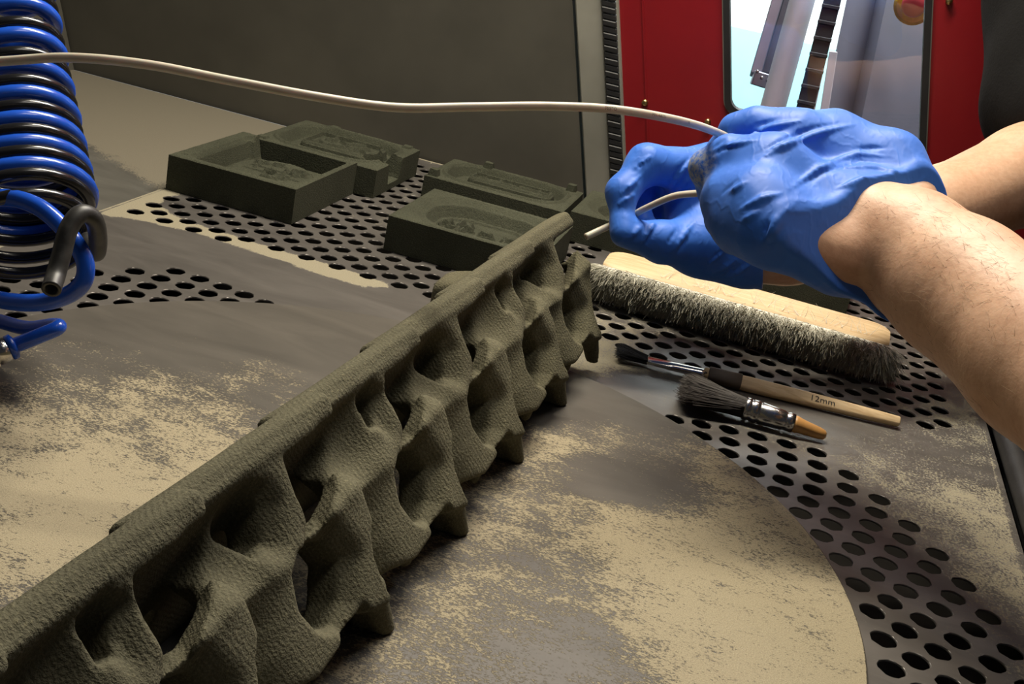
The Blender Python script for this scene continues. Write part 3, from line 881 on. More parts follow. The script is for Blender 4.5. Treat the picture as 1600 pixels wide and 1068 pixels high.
def glove(name, palm, fing, arm, cutp, inside, folds, valleys, hem_pts, mat, parent, h=0.00115, kk=0.016, kf=0.0075):
    hand = palm + fing
    base = lambda P: smin(smin(sdf(P, palm, kk), sdf(P, fing, kf), 0.013), sdf(P, arm[:2], 0.01) - 0.0012, 0.012)
    lo, hi = box_of(hand + arm[:1], 0.012)
    P, ax = gridfor(lo, hi, h)
    F = smin(sdf_grid(palm, ax, kk), sdf_grid(fing, ax, kf), 0.013)
    F = smin(F, sdf_grid(arm[:2], ax, 0.01) - 0.0012, 0.012)
    # soft puckers
    X, Y, Z = P
    wv = np.sin(170*X + 260*Z + 6*np.sin(60*Y+40*X)) * np.sin(90*Y - 120*Z + 3*np.sin(70*X))
    F -= 0.00010*wv
    for lines, rad, k, sub in ((folds, 0.0005, 0.0035, False), (valleys, 0.0002, 0.0028, True)):
        for ln in lines:
            pts = []
            for i in range(len(ln)-1):
                n = max(2, int(math.hypot(ln[i+1][0]-ln[i][0], ln[i+1][1]-ln[i][1])/9))
                for t in np.arange(n)/n: pts.append((ln[i][0]+(ln[i+1][0]-ln[i][0])*t, ln[i][1]+(ln[i+1][1]-ln[i][1])*t))
            pts.append(ln[-1])
            w = [march(*q, base) for q in pts]; w = [q for q in w if q is not None]
            if len(w) > 1:
                capsules_local(F, ax, w, rad, k, sub)
    a, n = cutp
    D = (X-a[0])*n[0] + (Y-a[1])*n[1] + (Z-a[2])*n[2]
    # rolled hem: swell just before the cut
    F = F - 0.0009*np.exp(-((D+0.0016)/0.0022)**2)
    F = np.maximum(F, D)
    V, Q = nets(F.astype(np.float32), (ax[0][0], ax[1][0], ax[2][0]), h)
    o = netobj(name, V, Q, mat); keep(o, parent)
    return o

# materials
gm2, nt, b = mat_base('blue_nitrile')
v = coords(nt)
n1 = noise(nt, 30, 4, 0.6, v)
colr = ramp(nt, n1, [(0.3, (0.030, 0.145, 0.62)), (0.7, (0.042, 0.185, 0.74))])
dst = N(nt, 'ShaderNodeVectorMath', operation='DISTANCE'); nt.links.new(v, dst.inputs[0])
M['glove'] = gm2
nt.links.new(colr, b.inputs['Base Color'])
b.inputs['Roughness'].default_value = 0.52; b.inputs['Specular IOR Level'].default_value = 0.38
b.inputs['Sheen Weight'].default_value = 0.08
wv = N(nt, 'ShaderNodeTexWave', wave_type='BANDS', bands_direction='DIAGONAL'); wv.inputs['Scale'].default_value = 28
wv.inputs['Distortion'].default_value = 14; wv.inputs['Detail'].default_value = 3; wv.inputs['Detail Scale'].default_value = 1.5
nt.links.new(coords(nt, scale=(1.3, 0.7, 0.9), rot=(0.5, 0.3, 0.4)), wv.inputs['Vector'])
hh = math_(nt, 'MULTIPLY_ADD', noise(nt, 120, 3, 0.6, v), 0.35, math_(nt, 'POWER', wv.outputs['Fac'], 3.0))
bump(nt, b, hh, 0.16, 0.0009)
GLOVE_NODES = (nt, b, colr, v)

sk, nt, b = mat_base('skin')
v = coords(nt)
nA = noise(nt, 22, 4, 0.6, v); nB = noise(nt, 260, 3, 0.6, v)
c1 = ramp(nt, nA, [(0.3, (0.60, 0.35, 0.225)), (0.7, (0.74, 0.48, 0.325))])
c2 = ramp(nt, nB, [(0.35, (0.90, 0.86, 0.84)), (0.65, (1, 1, 1))])
mm = N(nt, 'ShaderNodeMix', data_type='RGBA', blend_type='MULTIPLY'); mm.inputs[0].default_value = 1.0
nt.links.new(c1, mm.inputs[6]); nt.links.new(c2, mm.inputs[7]); nt.links.new(mm.outputs[2], b.inputs['Base Color'])
b.inputs['Roughness'].default_value = 0.48; b.inputs['Specular IOR Level'].default_value = 0.4
b.inputs['Subsurface Weight'].default_value = 0.12; b.inputs['Subsurface Radius'].default_value = (0.008, 0.003, 0.0015); b.inputs['Subsurface Scale'].default_value = 0.6
bump(nt, b, math_(nt, 'ADD', nB, math_(nt, 'MULTIPLY', noise(nt, 700, 2, 0.6, v), 0.5)), 0.25, 0.0006)
M['skin'] = sk
M['shirt'] = plain('black_cotton', (0.007, 0.007, 0.0075), 0.9, 0, 0.3, 30, 0.4, 0.0008, bscale=500, spec=0.2)
M['trouser'] = plain('dark_denim', (0.02, 0.022, 0.03), 0.9, 0, 0.3, 40, 0.3)

person = empty('person', (0.42, 0.82, -0.93))
tag(person, 'person in black shirt and blue gloves reaching in from the right with a white tube', 'person')
# body: arms and hands as one surface, joined through the shoulders
def torso(P):
    X, Y, Z = P
    f = cone(P, (0.42,0.83,-0.05), (0.40,0.83,0.30), 0.135, 0.145)
    for yy in (0.74, 0.92): f = smin(f, cone(P, (0.43,yy,-0.02), (0.37,yy+(0.02 if yy > .8 else -.02),0.36), 0.12, 0.11), 0.06)
    f = smin(f, cone(P, (0.385,0.66,0.47), (0.405,1.00,0.49), 0.075, 0.075), 0.06)
    return f
shrink = lambda prims, s: [(a, b, max(ra-s, 0.004), max(rb-s, 0.004)) for a, b, ra, rb in prims]
upper = [(near_el, near_sh, 0.043, 0.052), (far_el, far_sh, 0.042, 0.052)]
lo = np.array([-0.13, 0.42, 0.0]); hi = np.array([0.48, 1.20, 0.60])
ax = gridfor(lo, hi, 0.0030)[1]
F = sdf_grid(near_arm + shrink(near_hand, 0.0035), ax, 0.009)
F = np.minimum(F, sdf_grid(far_arm + shrink(far_hand, 0.0035), ax, 0.009))
F = sdf_grid(upper + [(near_sh, far_sh, 0.05, 0.05)], ax, 0.015, F)
V, Q = nets(F, lo, 0.0030)
body = netobj('body', V, Q, M['skin']); keep(body, person)
# shirt and trousers
def shirt_f(P):
    f = torso(P)
    nsl = near_sh + (near_el-near_sh)*0.45; fsl = far_sh + (far_el-far_sh)*0.45
    f = smin(f, cone(P, near_sh, nsl, 0.066, 0.068), 0.03); f = smin(f, cone(P, far_sh, at(1684,150,.935), 0.076, 0.0735), 0.03)
    X, Y, Z = P
    return f - 0.0035*np.sin(40*Z + 18*Y + 2*np.sin(25*Y))*np.sin(22*Y+9)
lo = np.array([0.08, 0.50, -0.16]); hi = np.array([0.62, 1.20, 0.62])
P, ax = gridfor(lo, hi, 0.005)
F = np.maximum(np.broadcast_to(shirt_f(P), tuple(len(q) for q in ax)), -0.12-P[2])
V, Q = nets(np.ascontiguousarray(F, dtype=np.float32), lo, 0.005)
p = netobj('shirt', V, Q, M['shirt']); p['label'] = 'black cotton shirt'; keep(p, person)
def trouser_f(P):
    f = cone(P, (0.43,0.76,-0.12), (0.43,0.90,-0.12), 0.125, 0.125)
    for yy in (0.75, 0.91):
        f = smin(f, cone(P, (0.43,yy,-0.15), (0.44,yy,-0.52), 0.092, 0.065), 0.03); f = smin(f, cone(P, (0.44,yy,-0.52), (0.46,yy,-0.90), 0.065, 0.055), 0.02)
    return f
lo = np.array([0.28, 0.55, -0.95]); hi = np.array([0.58, 1.10, 0.02])
P, ax = gridfor(lo, hi, 0.008)
F = np.maximum(np.maximum(np.broadcast_to(trouser_f(P), tuple(len(q) for q in ax)), P[2]+0.07), -0.93-P[2])
V, Q = nets(np.ascontiguousarray(F, dtype=np.float32), lo, 0.008)
p = netobj('trousers', V, Q, M['trouser']); keep(p, person)
# gloves
near_base = lambda P: smin(sdf(P, near_palm, 0.016), sdf(P, near_arm[:2], 0.01) - 0.0012, 0.012)
cut_near = plane3(at(1482,306,.668), march(1258,395,near_base), at(1312,470,.628), at(1200,280,.66))
glove('glove', near_palm, near_fing, near_arm, cut_near, at(1200,280,.66),
  folds=[[(1160,215),(1200,200),(1260,186)],[(1180,252),(1230,225),(1290,205),(1350,190)],[(1110,240),(1150,225),(1190,218)],
         [(1225,300),(1280,262),(1340,240),(1400,246)],[(1150,330),(1190,310),(1225,300)],[(1300,296),(1350,282),(1420,280)],
         [(1190,385),(1215,345),(1245,315)],[(1140,300),(1165,285)],[(1300,262),(1370,262),(1430,280)],
         [(1160,345),(1185,330)],[(1200,235),(1250,218)]],
  valleys=[[(1172,246),(1220,220),(1270,200),(1330,188)],[(1112,232),(1135,215)],[(1225,308),(1285,270),(1345,250),(1410,258)],
           [(1305,303),(1355,290),(1420,288)],[(1105,245),(1130,232),(1160,228)],[(1185,378),(1208,340)],
           [(1175,198),(1215,186)],[(1130,300),(1150,282)],[(1330,232),(1390,230)]],
  hem_pts=None, mat=M['glove'], parent=person)
cut_far = plane3(at(1196,330,.86), at(1193,385,.79), at(1192,447,.83), at(1080,330,.83))
glove('glove', far_palm, far_fing, far_arm, cut_far, at(1080,330,.83),
  folds=[[(1042,305),(1065,270),(1090,240)],[(995,262),(1015,245)],[(975,300),(1000,275)],[(968,318),(990,305)],[(1000,385),(1020,350),(1032,330)],
         [(1048,398),(1070,365),(1090,340)],[(1100,420),(1130,390),(1160,370)],[(1120,425),(1150,405)],[(1135,435),(1175,412)],[(985,372),(1005,350)],[(1060,300),(1080,275)]],
  valleys=[[(1038,300),(1060,266),(1082,240)],[(1005,388),(1026,352)],[(1055,400),(1078,368)],[(1105,412),(1135,384)],[(1128,432),(1160,412)],[(990,268),(1008,252)],
           [(972,308),(995,290)],[(1040,385),(1062,352)]],
  hem_pts=None, mat=M['glove'], parent=person)
# fine hairs on the near forearm
fa = lambda P: sdf(P, near_arm, 0.009)
hr = np.random.default_rng(8); R0 = []; T0_ = []
ax_d = at(1420,392,.645)-at(1640,560,.56); ax_d /= np.linalg.norm(ax_d)
for _ in range(900):
    px_, py_ = hr.uniform(1290, 1600), hr.uniform(310, 640)
    q = march(px_, py_, fa, 0.4, 0.8)
    if q is None: continue
    if (q-cut_near[0]).dot(cut_near[1]) < 0.004: continue
    g = np.array([float(fa(q+np.eye(3)[i]*0.001)-fa(q-np.eye(3)[i]*0.001)) for i in range(3)]); g /= np.linalg.norm(g)
    if hr.uniform() > 0.35+0.65*max(0, g[2]): continue
    d_ = ax_d*0.8 + np.array([0, -.35, -.1]) + hr.normal(0, .3, 3); d_ -= g*d_.dot(g); d_ /= np.linalg.norm(d_)
    R0.append(q); T0_.append(q + d_*hr.uniform(.004, .009) + g*hr.uniform(.0006, .002))
HAIRS = (np.array(R0), np.array(T0_))
# pale dust on the near knuckle
nt, b, colr, v = GLOVE_NODES
dst.inputs[1].default_value = tuple(at(1084, 262, .672))
dm = N(nt, 'ShaderNodeMapRange'); dm.inputs['From Min'].default_value = 0.0165; dm.inputs['From Max'].default_value = 0.008
nt.links.new(dst.outputs['Value'], dm.inputs['Value'])
df = math_(nt, 'MULTIPLY', dm.outputs['Result'], ramp(nt, noise(nt, 350, 4, 0.7, v), [(0.4, (0, 0, 0)), (0.6, (1, 1, 1))]))
nt.links.new(mix(nt, math_(nt, 'MULTIPLY', df, 0.75), colr, (0.55, 0.55, 0.50)), b.inputs['Base Color'])

# ================================================================== WHITE TUBE
TUBE = spline([at(-140,104,.56), at(0,96,.555), at(110,90,.55), at(230,101,.55), at(360,126,.555), at(500,152,.56), at(620,168,.57), at(740,167,.58), at(860,166,.59),
               at(960,171,.605), at(1050,186,.632), at(1110,203,.672), at(1150,224,.706), at(1165,255,.725), at(1150,285,.738), at(1105,300,.748), at(1055,306,.765),
               at(1012,324,.782), at(985,338,.793), at(945,356,.793), at(915,370,.790)], 10)
tr = empty('air_tube', at(740,167,.58))
tag(tr, 'thin milky white plastic tube running across the picture into the gloved hands', 'tube')
tm, nt, b = mat_base('milky_plastic')
b.inputs['Roughness'].default_value = 0.35; b.inputs['Subsurface Weight'].default_value = 0.25; b.inputs['Subsurface Scale'].default_value = 0.004
nt.links.new(ramp(nt, noise(nt, 30), [(0.3, (0.56, 0.53, 0.42)), (0.7, (0.66, 0.63, 0.52))]), b.inputs['Base Color'])
TR = 0.0023
V, F = tube(TUBE, TR, 16, inner=0.0014)
p = obj('tube_wall', V, F, tm, smooth=True); keep(p, tr)
def text_mesh(txt, size):
    cu = bpy.data.curves.new('txt', 'FONT'); cu.body = txt; cu.size = size; cu.resolution_u = 2
    o = bpy.data.objects.new('txt', cu); COL.objects.link(o)
    bpy.context.view_layer.update()
    dg = bpy.context.evaluated_depsgraph_get(); me = o.evaluated_get(dg).to_mesh()
    V = np.array([v.co[:] for v in me.vertices]); F = [tuple(q.vertices) for q in me.polygons]
    o.evaluated_get(dg).to_mesh_clear(); bpy.data.objects.remove(o); bpy.data.curves.remove(cu)
    return V, F
M['ink'] = plain('brown_ink', (0.16, 0.11, 0.08), 0.6, 0, 0.2, 300)
def print_on_tube(txt, px, size, mat):
    j = min(range(len(TUBE)), key=lambda i: abs(800 + FPX*(TUBE[i]-EYE).dot(AR)/(TUBE[i]-EYE).dot(AW) - px) if i < 115 else 1e9)
    t = TUBE[j+2] - TUBE[j-2]; t /= np.linalg.norm(t)
    toeye = EYE - TUBE[j]; toeye -= t*toeye.dot(t); toeye /= np.linalg.norm(toeye)
    up = np.cross(toeye, t)
    V, F = text_mesh(txt, size)
    V[:, 0] -= V[:, 0].mean(); V[:, 1] -= V[:, 1].mean() - 0.0004
    seg = np.cumsum(np.r_[0, np.linalg.norm(np.diff(TUBE, axis=0), axis=1)])
    out = []
    for x, y, _ in V:
        s_ = seg[j] + x; c = np.array([np.interp(s_, seg, TUBE[:, i]) for i in range(3)])
        a = y/TR; out.append(c + (TR+0.00006)*(math.cos(a)*toeye + math.sin(a)*up))
    p = obj('printed_text', out, F, mat); keep(p, tr); return p
print_on_tube('FESTO', 953, 0.0026, M['ink'])
print_on_tube('PEN-4x0,75', 1028, 0.0022, M['ink'])
print_on_tube('o', 1070, 0.0030, M['ink'])

# ================================================================== COILED HOSES
hm_b = plain('blue_hose', (0.012, 0.085, 0.55), 0.22, 0, 0.12, 60, spec=0.6)
hm_k = plain('black_hose', (0.010, 0.010, 0.011), 0.2, 0, 0.2, 60, spec=0.6)
hm_kd = plain('dusty_black_hose', (0.030, 0.029, 0.027), 0.45, 0, 0.4, 200, spec=0.5)
HRAD = 0.0037
VC = ray(20, 230); VC /= np.linalg.norm(VC)
AXC = AU*0.98 - AR*0.14 + VC*0.58; AXC /= np.linalg.norm(AXC)      # axis of the hanging coil
EC1 = AR - AXC*AR.dot(AXC); EC1 /= np.linalg.norm(EC1); EC2 = np.cross(AXC, EC1)
def coil(m0, m1, dy, ph=0.0, dr=0.0):
    P = []
    for m in np.arange(m0, m1+1e-6, 1/40):
        y = np.interp(m, [-2,-1,0,1,2,3,4,5,6,7,8,9], [-72,-15,40,93,145,192,235,275,312,345,374,400]) + dy
        c = at(16+2.4*m, y, .665-.008*m); R = (np.interp(m, [-2,0,3,6,7,9], [56,66,88,106,104,96]) + dr)*(.665-.008*m)/FPX
        a = -2*math.pi*m + ph
        P.append(c + R*(math.cos(a)*EC1 + math.sin(a)*EC2))
    return P
blue = empty('coiled_hose', at(14, 420, .60)); tag(blue, 'glossy blue spiral air hose hanging in loose loops at the left', 'hose')
black = empty('coiled_hose', at(18, 430, .61)); tag(black, 'black spiral air hose wound between the blue loops, with an open dangling end', 'hose')
cb = coil(-2, 6.5, 4)
ck = coil(-2, 8.96, -17, 0.0, -3.0)
tail_b = spline([cb[-1], at(-70,330,.585), at(0,309,.575), at(58,322,.570), at(106,364,.568), at(133,410,.568), at(124,448,.570), at(78,470,.575), at(10,470,.585), at(-80,445,.60)], 12)
V, F = tube(np.vstack([cb, tail_b[1:]]), HRAD*1.18, 14); p = obj('hose_coil', V, F, hm_b, smooth=True); keep(p, blue)
tail_k = spline([ck[-1], at(150,395,.590), at(153,370,.575), at(146,342,.560), at(126,334,.552), at(107,358,.548), at(96,398,.546), at(87,430,.543), at(80,452,.536)], 12)
V, F = tube(ck, HRAD*0.9, 14); p = obj('hose_coil', V, F, hm_k, smooth=True); keep(p, black)
V, F = tube(tail_k, HRAD*1.2, 16, inner=HRAD*0.8); p = obj('dangling_end', V, F, hm_kd, smooth=True); p['label'] = 'dusty black cut hose end'; keep(p, black)
# short blue hose with its push-in fitting
fit = empty('hose_fitting', at(8, 550, .60)); tag(fit, 'nickel hose fitting with a blue collar and bent blue hose end at the left edge', 'fitting')
A0, A1 = at(22,540,.60), at(-14,556,.595)
dd = (A1-A0)/np.linalg.norm(A1-A0)
P = spline([at(-120,480,.66), at(-20,497,.64), at(40,512,.625), at(84,508,.612), at(90,512,.604), at(60,525,.601), A0, A0+dd*0.004], 12)
V, F = tube(P, HRAD*1.06, 14); p = obj('hose_end', V, F, hm_b, smooth=True); keep(p, fit)
V, F = tube([A0-dd*0.001, A0, A0+dd*0.0028, A0+dd*0.0032], [0.0044, 0.0066, 0.0066, 0.0055], 20); p = obj('release_collar', V, F, hm_b, smooth=True); keep(p, fit)
V, F = tube([A0+dd*0.003, A0+dd*0.0034, A0+dd*0.0095, A0+dd*0.010], [0.0052, 0.0064, 0.0064, 0.006], 24); p = obj('fitting_body', V, F, M['chrome'], smooth=True); keep(p, fit)
V, F = tube([A0+dd*0.0098, A0+dd*0.0102, A0+dd*0.020, A0+dd*0.0204], [0.0066, 0.0078, 0.0078, 0.0066], 6); p = obj('hex_nut', V, F, M['chrome']); keep(p, fit)

# ================================================================== BRUSHES
def brush_mats():
    m, nt, b = mat_base('pale_wood')
    v = coords(nt, scale=(1, 14, 14))
    f = noise(nt, 26, 5, 0.6, v, 0.8)
    nt.links.new(ramp(nt, f, [(0.3, (0.50, 0.34, 0.175)), (0.55, (0.64, 0.47, 0.27)), (0.75, (0.70, 0.54, 0.34))]), b.inputs['Base Color'])
    b.inputs['Roughness'].default_value = 0.55
    bump(nt, b, f, 0.15, 0.0005); return m
M['wood'] = brush_mats()
M['wood_dark'] = plain('varnished_wood', (0.52, 0.27, 0.085), 0.4, 0, 0.25, 60)
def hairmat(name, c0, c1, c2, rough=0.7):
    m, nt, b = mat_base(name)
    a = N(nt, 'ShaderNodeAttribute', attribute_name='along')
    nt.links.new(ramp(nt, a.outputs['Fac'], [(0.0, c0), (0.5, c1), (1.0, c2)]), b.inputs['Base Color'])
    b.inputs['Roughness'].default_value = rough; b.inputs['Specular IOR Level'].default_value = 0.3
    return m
def strands(name, roots, tips, bend, rad, mat, parent, segs=3):
    roots = np.asarray(roots); tips = np.asarray(tips); bend = np.asarray(bend); n = len(roots)
    V = np.empty((n, segs+1, 3, 3)); al = np.empty((n, segs+1, 3), np.float32)
    d = tips-roots; d /= np.linalg.norm(d, axis=1)[:, None]
    e = np.cross(d, np.array([0.31, 0.52, 0.79])); e /= np.linalg.norm(e, axis=1)[:, None]; g = np.cross(d, e)
    for i in range(segs+1):
        t = i/segs; c = roots + (tips-roots)*t + bend*(t*t)
        r = rad*(1-0.65*t)
        for k in range(3):
            a = 2*math.pi*k/3; V[:, i, k] = c + r*(math.cos(a)*e + math.sin(a)*g); al[:, i, k] = t
    idx = np.arange(n*(segs+1)*3).reshape(n, segs+1, 3); Q = []
    for i in range(segs):
        for k in range(3):
            k2 = (k+1) % 3; Q.append(np.stack([idx[:, i, k], idx[:, i, k2], idx[:, i+1, k2], idx[:, i+1, k]], 1))
    o = netobj(name, V.reshape(-1, 3), np.vstack(Q), mat)
    q = o.data.attributes.new('along', 'FLOAT', 'POINT'); q.data.foreach_set('value', al.ravel())
    o['kind'] = 'stuff'; keep(o, parent); return o

# bench brush lying on its side, bristles towards the lens
bb = empty('bench_brush', (0.0, 0.93, 0.0)); tag(bb, 'wooden bench brush with thick grey-white bristles lying under the hands', 'brush')
pL = onz(938, 424, .022); pR = onz(1386, 551, .022)
ex = (pR-pL); ex[2] = 0; LB = np.linalg.norm(ex); ex /= LB
ez0 = np.array([0, 0, 1.0]); ey0 = np.cross(ez0, ex)
tl = math.radians(5)
ey = ey0*math.cos(tl) + ez0*math.sin(tl); ez = np.cross(ex, ey)
mid = (pL+pR)/2 + ey*0.0205 + ez*0.001
def wood_block():
    # rounded plank cross-section swept along the handle, ends rounded in plan
    V = []; F = []; n = 40; prof = []
    for k in range(20):
        a = 2*math.pi*k/20; c, s_ = math.cos(a), math.sin(a)
        prof.append((0.0215*np.sign(c)*abs(c)**0.45, 0.0070*np.sign(s_)*abs(s_)**0.6))
    for i in range(n+1):
        u = -1+2*i/n; x = math.sin(u*math.pi/2)*LB/2
        w = 1.0 if abs(x) < LB/2-0.016 else math.sqrt(max(0.0, 1-((abs(x)-(LB/2-0.016))/0.0162)**2))
        w = max(w, 0.25)
        for (py_, pz_) in prof: V.append(mid + ex*x + ey*((py_)*(0.55+0.45*w)-(1-w)*0.003) + ez*pz_*(0.75+0.25*w))
    m = 20
    for i in range(n):
        for k in range(m): F.append((i*m+k, i*m+(k+1) % m, (i+1)*m+(k+1) % m, (i+1)*m+k)[::-1])
    F.append(tuple(range(m))); F.append(tuple(n*m+k for k in range(m))[::-1])
    return V, F
V, F = wood_block(); p = obj('wooden_back', V, F, M['wood'], smooth=True); keep(p, bb)
rr = np.random.default_rng(3)
n = 20000
u = rr.uniform(-LB/2-0.002, LB/2, n); w = rr.uniform(0, 1, n)**1.15           # w: 0 straight out, 1 straight down
th = np.radians(-12 + 100*w)
rt = mid + ex*u[:, None] + ey*(-0.0200+0.012*w*rr.uniform(0, 1, n))[:, None] + ez*(0.0045-0.010*w)[:, None]
dv = -ey*np.cos(th)[:, None] - ez0*np.sin(th)[:, None] + ex*rr.normal(0, 0.16, n)[:, None] + rr.normal(0, 0.10, (n, 3))
dv += ex*(np.clip((np.abs(u)-LB/2+0.012)/0.012, 0, 1)*np.sign(u)*0.55)[:, None]
dv /= np.linalg.norm(dv, axis=1)[:, None]
ln = rr.uniform(0.017, 0.0245, n)
tp = rt + dv*ln[:, None]; tp[:, 2] = np.maximum(tp[:, 2], 0.0015 + rr.uniform(0, 0.002, n))
bd = rr.normal(0, 0.0030, (n, 3)); bd[:, 2] = -np.minimum(np.abs(bd[:, 2])*1.5, np.maximum(tp[:, 2]-0.0015, 0))
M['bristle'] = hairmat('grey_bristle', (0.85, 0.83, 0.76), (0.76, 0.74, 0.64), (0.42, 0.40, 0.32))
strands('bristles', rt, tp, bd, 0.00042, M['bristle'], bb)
# a few stray hairs on the wood
n = 60
u = rr.uniform(-LB*0.3, LB/2-0.01, n)
rt = mid + ex*u[:, None] - ey*0.016 + ez*0.0072
tp = rt + ex*rr.uniform(-.014, .014, n)[:, None] + ey*rr.uniform(.004, .022, n)[:, None] + ez*rr.uniform(0, .007, n)[:, None]
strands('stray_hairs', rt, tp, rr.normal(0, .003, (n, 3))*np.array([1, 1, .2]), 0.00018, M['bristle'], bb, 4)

M['armhair'] = hairmat('arm_hair', (0.16, 0.09, 0.045), (0.20, 0.12, 0.06), (0.26, 0.17, 0.09), 0.5)
strands('arm_hair', HAIRS[0], HAIRS[1], rr.normal(0, .0006, HAIRS[0].shape), 0.00006, M['armhair'], person, 2)
# small flat brush marked 12mm
def frame2(a, b):
    e = (b-a)/np.linalg.norm(b-a); s_ = np.cross((0, 0, 1), e); s_ /= np.linalg.norm(s_); return e, s_, np.cross(e, s_)
def loft(secs, sides=20, sq=1.0):
    V = []; F = []
    for c, sx, sz, e, s_, up in secs:
        for k in range(sides):
            a = 2*math.pi*k/sides; cc, ss = math.cos(a), math.sin(a)
            V.append(c + s_*sx*np.sign(cc)*abs(cc)**sq + up*sz*np.sign(ss)*abs(ss)**sq)
    for i in range(len(secs)-1):
        for k in range(sides): F.append((i*sides+k, (i+1)*sides+k, (i+1)*sides+(k+1) % sides, i*sides+(k+1) % sides)[::-1])
    F.append(tuple(range(sides))[::-1]); F.append(tuple((len(secs)-1)*sides+k for k in range(sides)))
    return V, F
fb = empty('flat_brush', onz(1200, 615, 0.0)); tag(fb, 'flat paint brush with black bristles and a pale handle marked 12mm', 'paint brush')
t0, t1, t2, t3 = onz(966,545,.0045), onz(1012,562,.0050), onz(1104,585,.0050), onz(1405,660,.0042)
e, s_, up = frame2(t1, t3)
def S(t, sx, sz): return (t1 + e*t, sx, sz, e, s_, up)
LF = np.linalg.norm(t2-t1); LH = np.linalg.norm(t3-t1)
V, F = loft([S(-0.0005,.0058,.0018), S(0,.0062,.0021), S(LF*.35,.0055,.0027), S(LF*.37,.0057,.0029), S(LF*.42,.0057,.0029), S(LF*.45,.0050,.0030), S(LF*.9,.0042,.0036), S(LF,.0040,.0036)])
p = obj('ferrule', V, F, M['chrome'], smooth=True); keep(p, fb)
cs, sn = math.cos(0.75), math.sin(0.75)
hs, hu = s_*cs + up*sn, -s_*sn + up*cs                 # the flat of the handle is turned towards the lens
def S(t, sx, sz): return (t1 + e*t + up*0.0006, sx, sz, e, hs, hu)
V, F = loft([S(LF*.95,.0036,.0032), S(LF+.004,.0044,.0036), S(LF+.03,.0052,.0037), S(LH*.6,.0050,.0036), S(LH*.85,.0042,.0034), S(LH-.001,.0034,.0031), S(LH,.0028,.0026)], 20, 0.5)
hd = obj('handle', V, F, M['wood'], smooth=True); keep(hd, fb)
V, F = loft([S(LF+.001,.0050,.0044), S(LF+.0015,.0054,.0047), S(LF+.024,.0058,.0049), S(LF+.0245,.0054,.0045)], 20, 0.6)
p = obj('tape_band', V, F, plain('brown_tape', (0.085, 0.062, 0.045), 0.6), smooth=True); p['label'] = 'brown tape band'; keep(p, fb)
M['print'] = plain('black_print', (0.02, 0.016, 0.012), 0.6)
V, F = text_mesh('12mm', 0.0072)
V[:, 0] -= V[:, 0].mean(); V[:, 1] -= V[:, 1].mean()
c0 = onz(1289, 629, .0080)
tt = (c0-t1).dot(e)
V2 = [t1 + e*(tt+x) + up*0.0006 + hs*(y*0.85) + hu*0.00385 for x, y, _ in V]
p = obj('printed_size', V2, F, M['print']); keep(p, fb)
n = 700
w = rr.uniform(-1, 1, n); z = rr.uniform(-1, 1, n)
rt = t1 + s_*(w*.0056)[:, None] + up*(z*.0016)[:, None]
tp = t1 - e*rr.uniform(.017, .0235, n)[:, None] + s_*(w*.0078 + rr.normal(0, .0006, n))[:, None] + up*(z*.0028)[:, None] + np.array([0, 0, .0015])
M['blackhair'] = hairmat('black_brush_hair', (0.012, 0.012, 0.013), (0.014, 0.014, 0.016), (0.03, 0.03, 0.034), 0.5)
strands('bristles', rt, tp, rr.normal(0, .0006, (n, 3)), 0.00030, M['blackhair'], fb)

# round brush with a fan of brown hair and a stub handle
rb = empty('round_brush', onz(1180, 650, 0.0)); tag(rb, 'thick brown-haired brush with a ribbed silver ferrule and short stub handle', 'paint brush')
q1, q2, q3 = onz(1163,637,.0085), onz(1240,661,.0075), onz(1293,681,.0045)
e, s_, up = frame2(q1, q2)
def S2(t, r, rz=None): return (q1 + e*t, r, rz or r, e, s_, up)
L1 = np.linalg.norm(q2-q1)
V, F = loft([S2(-.0003,.0072), S2(0,.0078), S2(.003,.0078), S2(.0035,.0072), S2(.0045,.0072), S2(.005,.0078), S2(.009,.0077), S2(.0095,.0070), S2(.0105,.0070), S2(.011,.0076),
             S2(L1*.80,.0066), S2(L1*.82,.0060), S2(L1*.86,.0060), S2(L1*.88,.0065), S2(L1,.0062)], 26)
p = obj('ferrule', V, F, M['chrome'], smooth=True); keep(p, rb)
e3 = (q3-q2)/np.linalg.norm(q3-q2); L2 = np.linalg.norm(q3-q2)
V, F = loft([(q2-e*.001+e3*t, r, r*0.9, e3, s_, up) for t, r in ((0,.0060),(.003,.0062),(.006,.0055),(L2*.45,.0050),(L2*.8,.0043),(L2*.95,.0034),(L2,.0018))], 22)
p = obj('handle', V, F, M['wood_dark'], smooth=True); p['label'] = 'stubby orange wooden handle'; keep(p, rb)
n = 3800
a = rr.uniform(0, 2*math.pi, n); q = np.sqrt(rr.uniform(0, 1, n)); w = q*np.cos(a); z = q*np.sin(a)
rt = q1 + s_*(w*.0068)[:, None] + up*(z*.0066)[:, None]
tp = q1 - e*rr.uniform(.036, .045, n)[:, None] + s_*(w*.0225 + rr.normal(0, .001, n) + .004)[:, None] + up*(z*.0065)[:, None]
tp[:, 2] = np.clip(tp[:, 2], .0015, .03)
tp += -e*(-np.abs(w)*.004)[:, None]
M['brownhair'] = hairmat('brown_brush_hair', (0.014, 0.009, 0.007), (0.020, 0.013, 0.010), (0.036, 0.025, 0.019), 0.5)
strands('bristles', rt, tp, rr.normal(0, .0012, (n, 3))*np.array([1, 1, .4]), 0.00030, M['brownhair'], rb)

